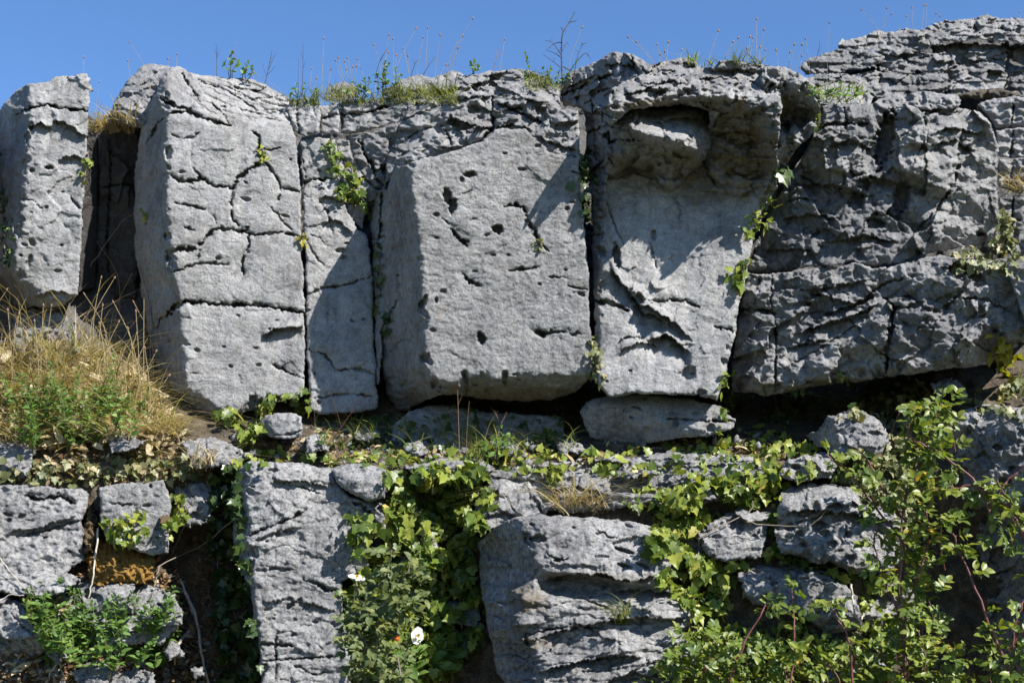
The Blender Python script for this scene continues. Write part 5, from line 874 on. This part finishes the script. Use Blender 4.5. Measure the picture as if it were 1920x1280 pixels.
# --- roses
def rose_leaf(P0, ax, out, size, acc):
    d = nrm_(out); n = np.array([.15, -.5, .75])+RS.normal(size=3)*.35; m = RS.randint(2, 4); L = size*m*.55
    side = nrm_(np.cross(d, n)); drop = np.array([0, 0, -1.])
    for k in range(1, m+1):
        p = P0+d*L*k/m+drop*L*.12*(k/m)**2
        for s in (-1, 1): acc.append((p, side*s+d*.5+RS.normal(size=3)*.15, n+RS.normal(size=3)*.22, size*RS.uniform(.7, 1)))
    acc.append((P0+d*L*1.05+drop*L*.13, d+drop*.2, n, size))
def rose(label, stems, gap, size, mat=None, stemmat=None, r=.0045, name='rose_bush', extra=(), thorns=True, lv=1):
    acc = []; tb = Tubes(); at = None
    for l in stems:
        c = curve(l, 22, 1.2); P = Wc(c); tb.add(P, r, r*.45, 6)
        if at is None or P[0][2] < at[2]: at = P[0]
        Ls = np.sum(np.hypot(*np.diff(c[:, :2], axis=0).T)); m = int(Ls/gap)
        for k in range(m):
            u = RS.uniform(1.5, 20.9); i = int(u); p = P[i]+(P[i+1]-P[i])*(u-i); ax = nrm_(P[i+1]-P[i])
            o = rdir(1)[0]*np.array([1, .8, .6]); o = o-ax*(o@ax)*.6+np.array([0, -.15, .05]); rose_leaf(p, ax, o, RS.uniform(*size)*U, acc)
            if thorns and RS.rand() < .7: tb.add([p, p+nrm_(o)*.012], r*.5, .0004, 4)
    for poly, n, h0, h1 in extra:
        q = in_poly(poly, n, 1, 30, seed=n % 70); hh = RS.uniform(h0, h1, n); hh = np.maximum(hh, hs(q[:, 0], q[:, 1])+6); P = W(q[:, 0], q[:, 1], hh)
        for p in P: rose_leaf(p, None, rdir(1)[0]*np.array([1, .8, .6])+np.array([0, -.2, .1]), RS.uniform(*size)*U, acc)
        for _ in range(n//12):
            a = P[RS.randint(n)]; b = a+np.array([RS.uniform(-.05, .05), RS.uniform(-.04, .08), -.13]); tb.add(curve([a, (a+b)/2+RS.normal(size=3)*.012, b], 7), .0016, .0024, 5)
    rt = root(name, label, 'rose bush', at, 'wild rose bushes'); tb.build('stem', stemmat or REDST, rt)
    a = list(zip(*acc)); v, f = leaf_arrays(T_OVAL, np.array(a[0]), np.array(a[1]), np.array(a[2]), np.array(a[3])); link('foliage', v, None, mat or ROSE, rt, tris=f); return rt
rose('wild rose with arching red stems in front of the dimpled boulder', [
 [(1700,1320,520),(1694,1180,530),(1690,1080,530),(1692,960,520),(1712,880,505),(1738,820,495),(1765,755,485)],
 [(1720,1060,500),(1690,1010,500),(1640,950,490),(1595,890,480),(1548,852,470)],[(1712,1000,500),(1660,920,490),(1625,860,480),(1604,838,470)],
 [(1700,1180,520),(1660,1090,510),(1640,1020,500),(1650,980,490)],[(1692,960,515),(1710,900,515),(1722,850,510),(1700,800,505)],[(1705,1120,520),(1740,1020,520),(1735,950,520)]], 12, (11,18),
 extra=[([(1690,1010),(1700,930),(1740,920),(1770,1000),(1760,1120),(1740,1200),(1690,1200),(1675,1160),(1680,1100)], 46, 430, 520),([(1690,760),(1790,740),(1800,830),(1760,880),(1700,840)], 50, 430, 500)])
rose('wild rose with long thorny shoots crossing the great shaded boulder', [
 [(1915,1320,580),(1880,1230,575),(1850,1160,570),(1815,1070,560),(1790,1010,555),(1765,965,550)],[(1860,970,560),(1830,905,545),(1780,862,530),(1742,838,520),(1715,828,515)],
 [(1960,840,560),(1900,890,560),(1870,930,560)],[(1940,1000,560),(1880,945,555),(1835,912,545),(1780,915,540),(1722,920,535)],[(1960,1080,580),(1920,1010,570),(1900,960,565),(1870,900,560)],[(1930,1320,590),(1900,1200,580),(1930,1100,575)],[(1880,1240,575),(1930,1160,575),(1960,1130,570)]], 12, (11,18),
 extra=[([(1830,950),(1930,930),(1960,1000),(1960,1100),(1900,1080),(1850,1010)], 20, 500, 570),([(1780,1240),(1960,1180),(1960,1300),(1780,1300)], 60, 500, 590)])
rose('low rose thicket covering the bottom of the slope', [[(1350,1320,560),(1400,1200,560),(1450,1110,550)],[(1480,1320,560),(1490,1180,555),(1480,1085,550)],[(1600,1320,560),(1590,1200,555),(1550,1130,550)]], 16, (10,16),
 extra=[([(1225,1300),(1260,1200),(1320,1180),(1400,1195),(1480,1215),(1560,1210),(1650,1190),(1720,1130),(1790,1200),(1790,1310),(1225,1310)], 560, 430, 570)])
rose('grey green rose in front of the ivy curtain, bearing white flowers', [[(700,1320,800),(705,1220,790),(722,1120,780),(735,1030,775)],[(730,1320,800),(745,1250,795),(775,1195,790)],[(690,1320,800),(680,1200,790),(668,1100,785)],[(715,1180,790),(750,1100,785),(775,1050,780)],[(705,1230,790),(668,1180,785),(655,1150,780)]], 9, (9,16), mat=DULL, stemmat=WOOD, r=.003,
 extra=[([(655,1180),(700,1090),(770,1040),(790,1100),(760,1190),(770,1300),(655,1300)], 130, 720, 830)])
def flower(label, px, py, h, facing, s):
    c = W(px, py, h); rt = root('rose_flower', label, 'flower', c, 'white rose flowers'); f = nrm_(np.array(facing, float)); a = nrm_(np.cross(f, [0, 0, 1.])); b = np.cross(f, a)
    for k in range(5):
        t = k*2*math.pi/5+.3; d = a*math.cos(t)+b*math.sin(t); e = np.cross(f, d); vs = []
        for i in range(6):
            for j in range(5):
                r = i/5; w = (j/4-.5)*2; x = s*(.08+.92*r-.12*r*(w*w)); y = s*.62*w*math.sin(min(1., r*1.15+.12)*math.pi*.62)
                vs.append(c+d*x+e*y+f*s*(.55*r*r*.6-.08*w*w+.04*math.sin(3*w+k)))
        q = [(i*5+j, i*5+j+1, i*5+j+6, i*5+j+5) for i in range(5) for j in range(4)]; link('petal', vs, q, PETAL, rt)
    tb = Tubes(); [tb.add([c+f*.002, c+f*.012+(a*math.cos(t)+b*math.sin(t))*s*.2], .001, .0016, 4) for t in np.arange(12)*.52]; tb.build('anther_cluster', ANTHER, rt)
    tb = Tubes(); tb.add([c-f*.03+np.array([0, 0, -.03]), c-f*.012, c], .0016, .002); tb.build('stem', GREENST, rt)
flower('white rose flower higher up beside the leaning pillar, seen from the side', 668, 1086, 800, (.25, -.3, .95), .021)
flower('white rose flower hanging lower beside the orange hip', 779, 1190, 805, (.75, -.6, -.1), .022)
rt = root('rose_hip', 'small orange rose hip on the grey green rose', 'rose hip', W(744, 1196, 810)); v_ = []; c = W(744, 1196, 810)
for i in range(9):
    for j in range(10): a_, b_ = i*math.pi/8, j*2*math.pi/10; v_.append(c+np.array([math.sin(a_)*math.cos(b_), math.sin(a_)*math.sin(b_), 1.15*math.cos(a_)])*.0065)
link('fruit', v_, [(i*10+j, i*10+(j+1) % 10, (i+1)*10+(j+1) % 10, (i+1)*10+j) for i in range(8) for j in range(10)][::-1], HIP, rt)
tb = Tubes(); tb.add([c+np.array([.02, .01, -.05]), c+np.array([.004, 0, -.008])], .0012, .0014); tb.build('stem', GREENST, rt)

# --- dead wood
def sticks(label, lines, mat, r, name='dead_branch', cat='branch', group=None, lift=10):
    tb = Tubes(); p0 = None
    for l in lines:
        c = curve([(x, y, 0) for x, y in l], 14, 1.); h = np.maximum(hs(c[:, 0], c[:, 1]), np.median(hs(c[:, 0], c[:, 1]))-20)+lift; h = np.convolve(np.pad(h, 3, 'edge'), np.ones(7)/7, 'valid'); P = W(c[:, 0], c[:, 1], h); tb.add(P, r, r*.6, 6); p0 = P[0] if p0 is None else p0
    rt = root(name, label, cat, p0, group); tb.each('limb', mat, rt)
dw = 'dead sticks on the slope'
sticks('pale bleached dead branch in the dark cleft beside the leaning pillar', [[(345,1105),(365,1150),(375,1210),(385,1260),(400,1300)],[(362,1150),(352,1120),(338,1085)]], PALEW, .006, group=dw)
sticks('stripped white stick standing across the orange moss', [[(184,990),(178,1050),(172,1090),(166,1120)]], PALEW, .0035, group=dw, lift=24)
sticks('broken pale wood splinter near the dead branch', [[(345,1190),(330,1215),(328,1245)],[(340,1200),(355,1180)]], PALEW, .006, group=dw)
sticks('grey crossed stems in the cleft above the dead branch', [[(440,970),(380,1020),(300,1060),(255,1115)],[(355,960),(335,1010),(322,1040)],[(300,1060),(285,1120)]], WOOD, .0028, group=dw, lift=16)
sticks('thin dry stick lying by the pale boulder', [[(0,1045),(30,1085),(62,1115)],[(-10,1128),(20,1116),(45,1116)]], PALEW, .0025, group=dw, lift=16)
sticks('forked dry twig in the litter of the bottom corner', [[(125,1215),(105,1245),(85,1280)],[(110,1240),(122,1270)]], PALEW, .003, group=dw, lift=12)
sticks('pale root curling over the dark hollow under the low rough block', [[(1450,735),(1455,760),(1460,790)],[(1450,732),(1480,742),(1510,738),(1550,745)]], WOOD, .003, group=dw, lift=14)
sticks('bleached root bending out of the dry ivy bank', [[(1716,710),(1728,722),(1742,735)],[(1640,775),(1655,790),(1660,810)]], PALEW, .003, group=dw, lift=20)
sticks('bare ivy stem hanging through the ivy curtain', [[(812,880),(812,900),(810,925)],[(800,970),(815,985),(822,1005)]], PALEW, .005, group=dw, lift=46)
sticks('dry bramble stem trailing over the slanting block', [[(1310,1010),(1350,985),(1405,960),(1410,930)],[(1400,978),(1450,985),(1520,985),(1550,955)]], WOOD, .0025, group=dw, lift=14)
sticks('pale stem leaning on the dark slab in the gap', [[(170,500),(200,455),(230,415),(250,400)]], WOOD, .0022, group=dw, lift=30)
sticks('bare stems climbing the dark edge of the tall narrow block', [[(20,670),(18,600),(20,520),(8,460)],[(70,700),(50,660),(22,640)]], WOOD, .004, group=dw, lift=10)
sticks('grey root stems running up the shaded flank of the cracked column', [[(285,700),(282,640),(283,580),(262,500)],[(300,660),(290,600)]], WOOD, .003, group=dw, lift=8)
sticks('pale forked stick among ivy by the broad pale block', [[(1596,1095),(1600,1140),(1615,1175)],[(1612,1170),(1620,1150)]], PALEW, .004, group=dw, lift=20)
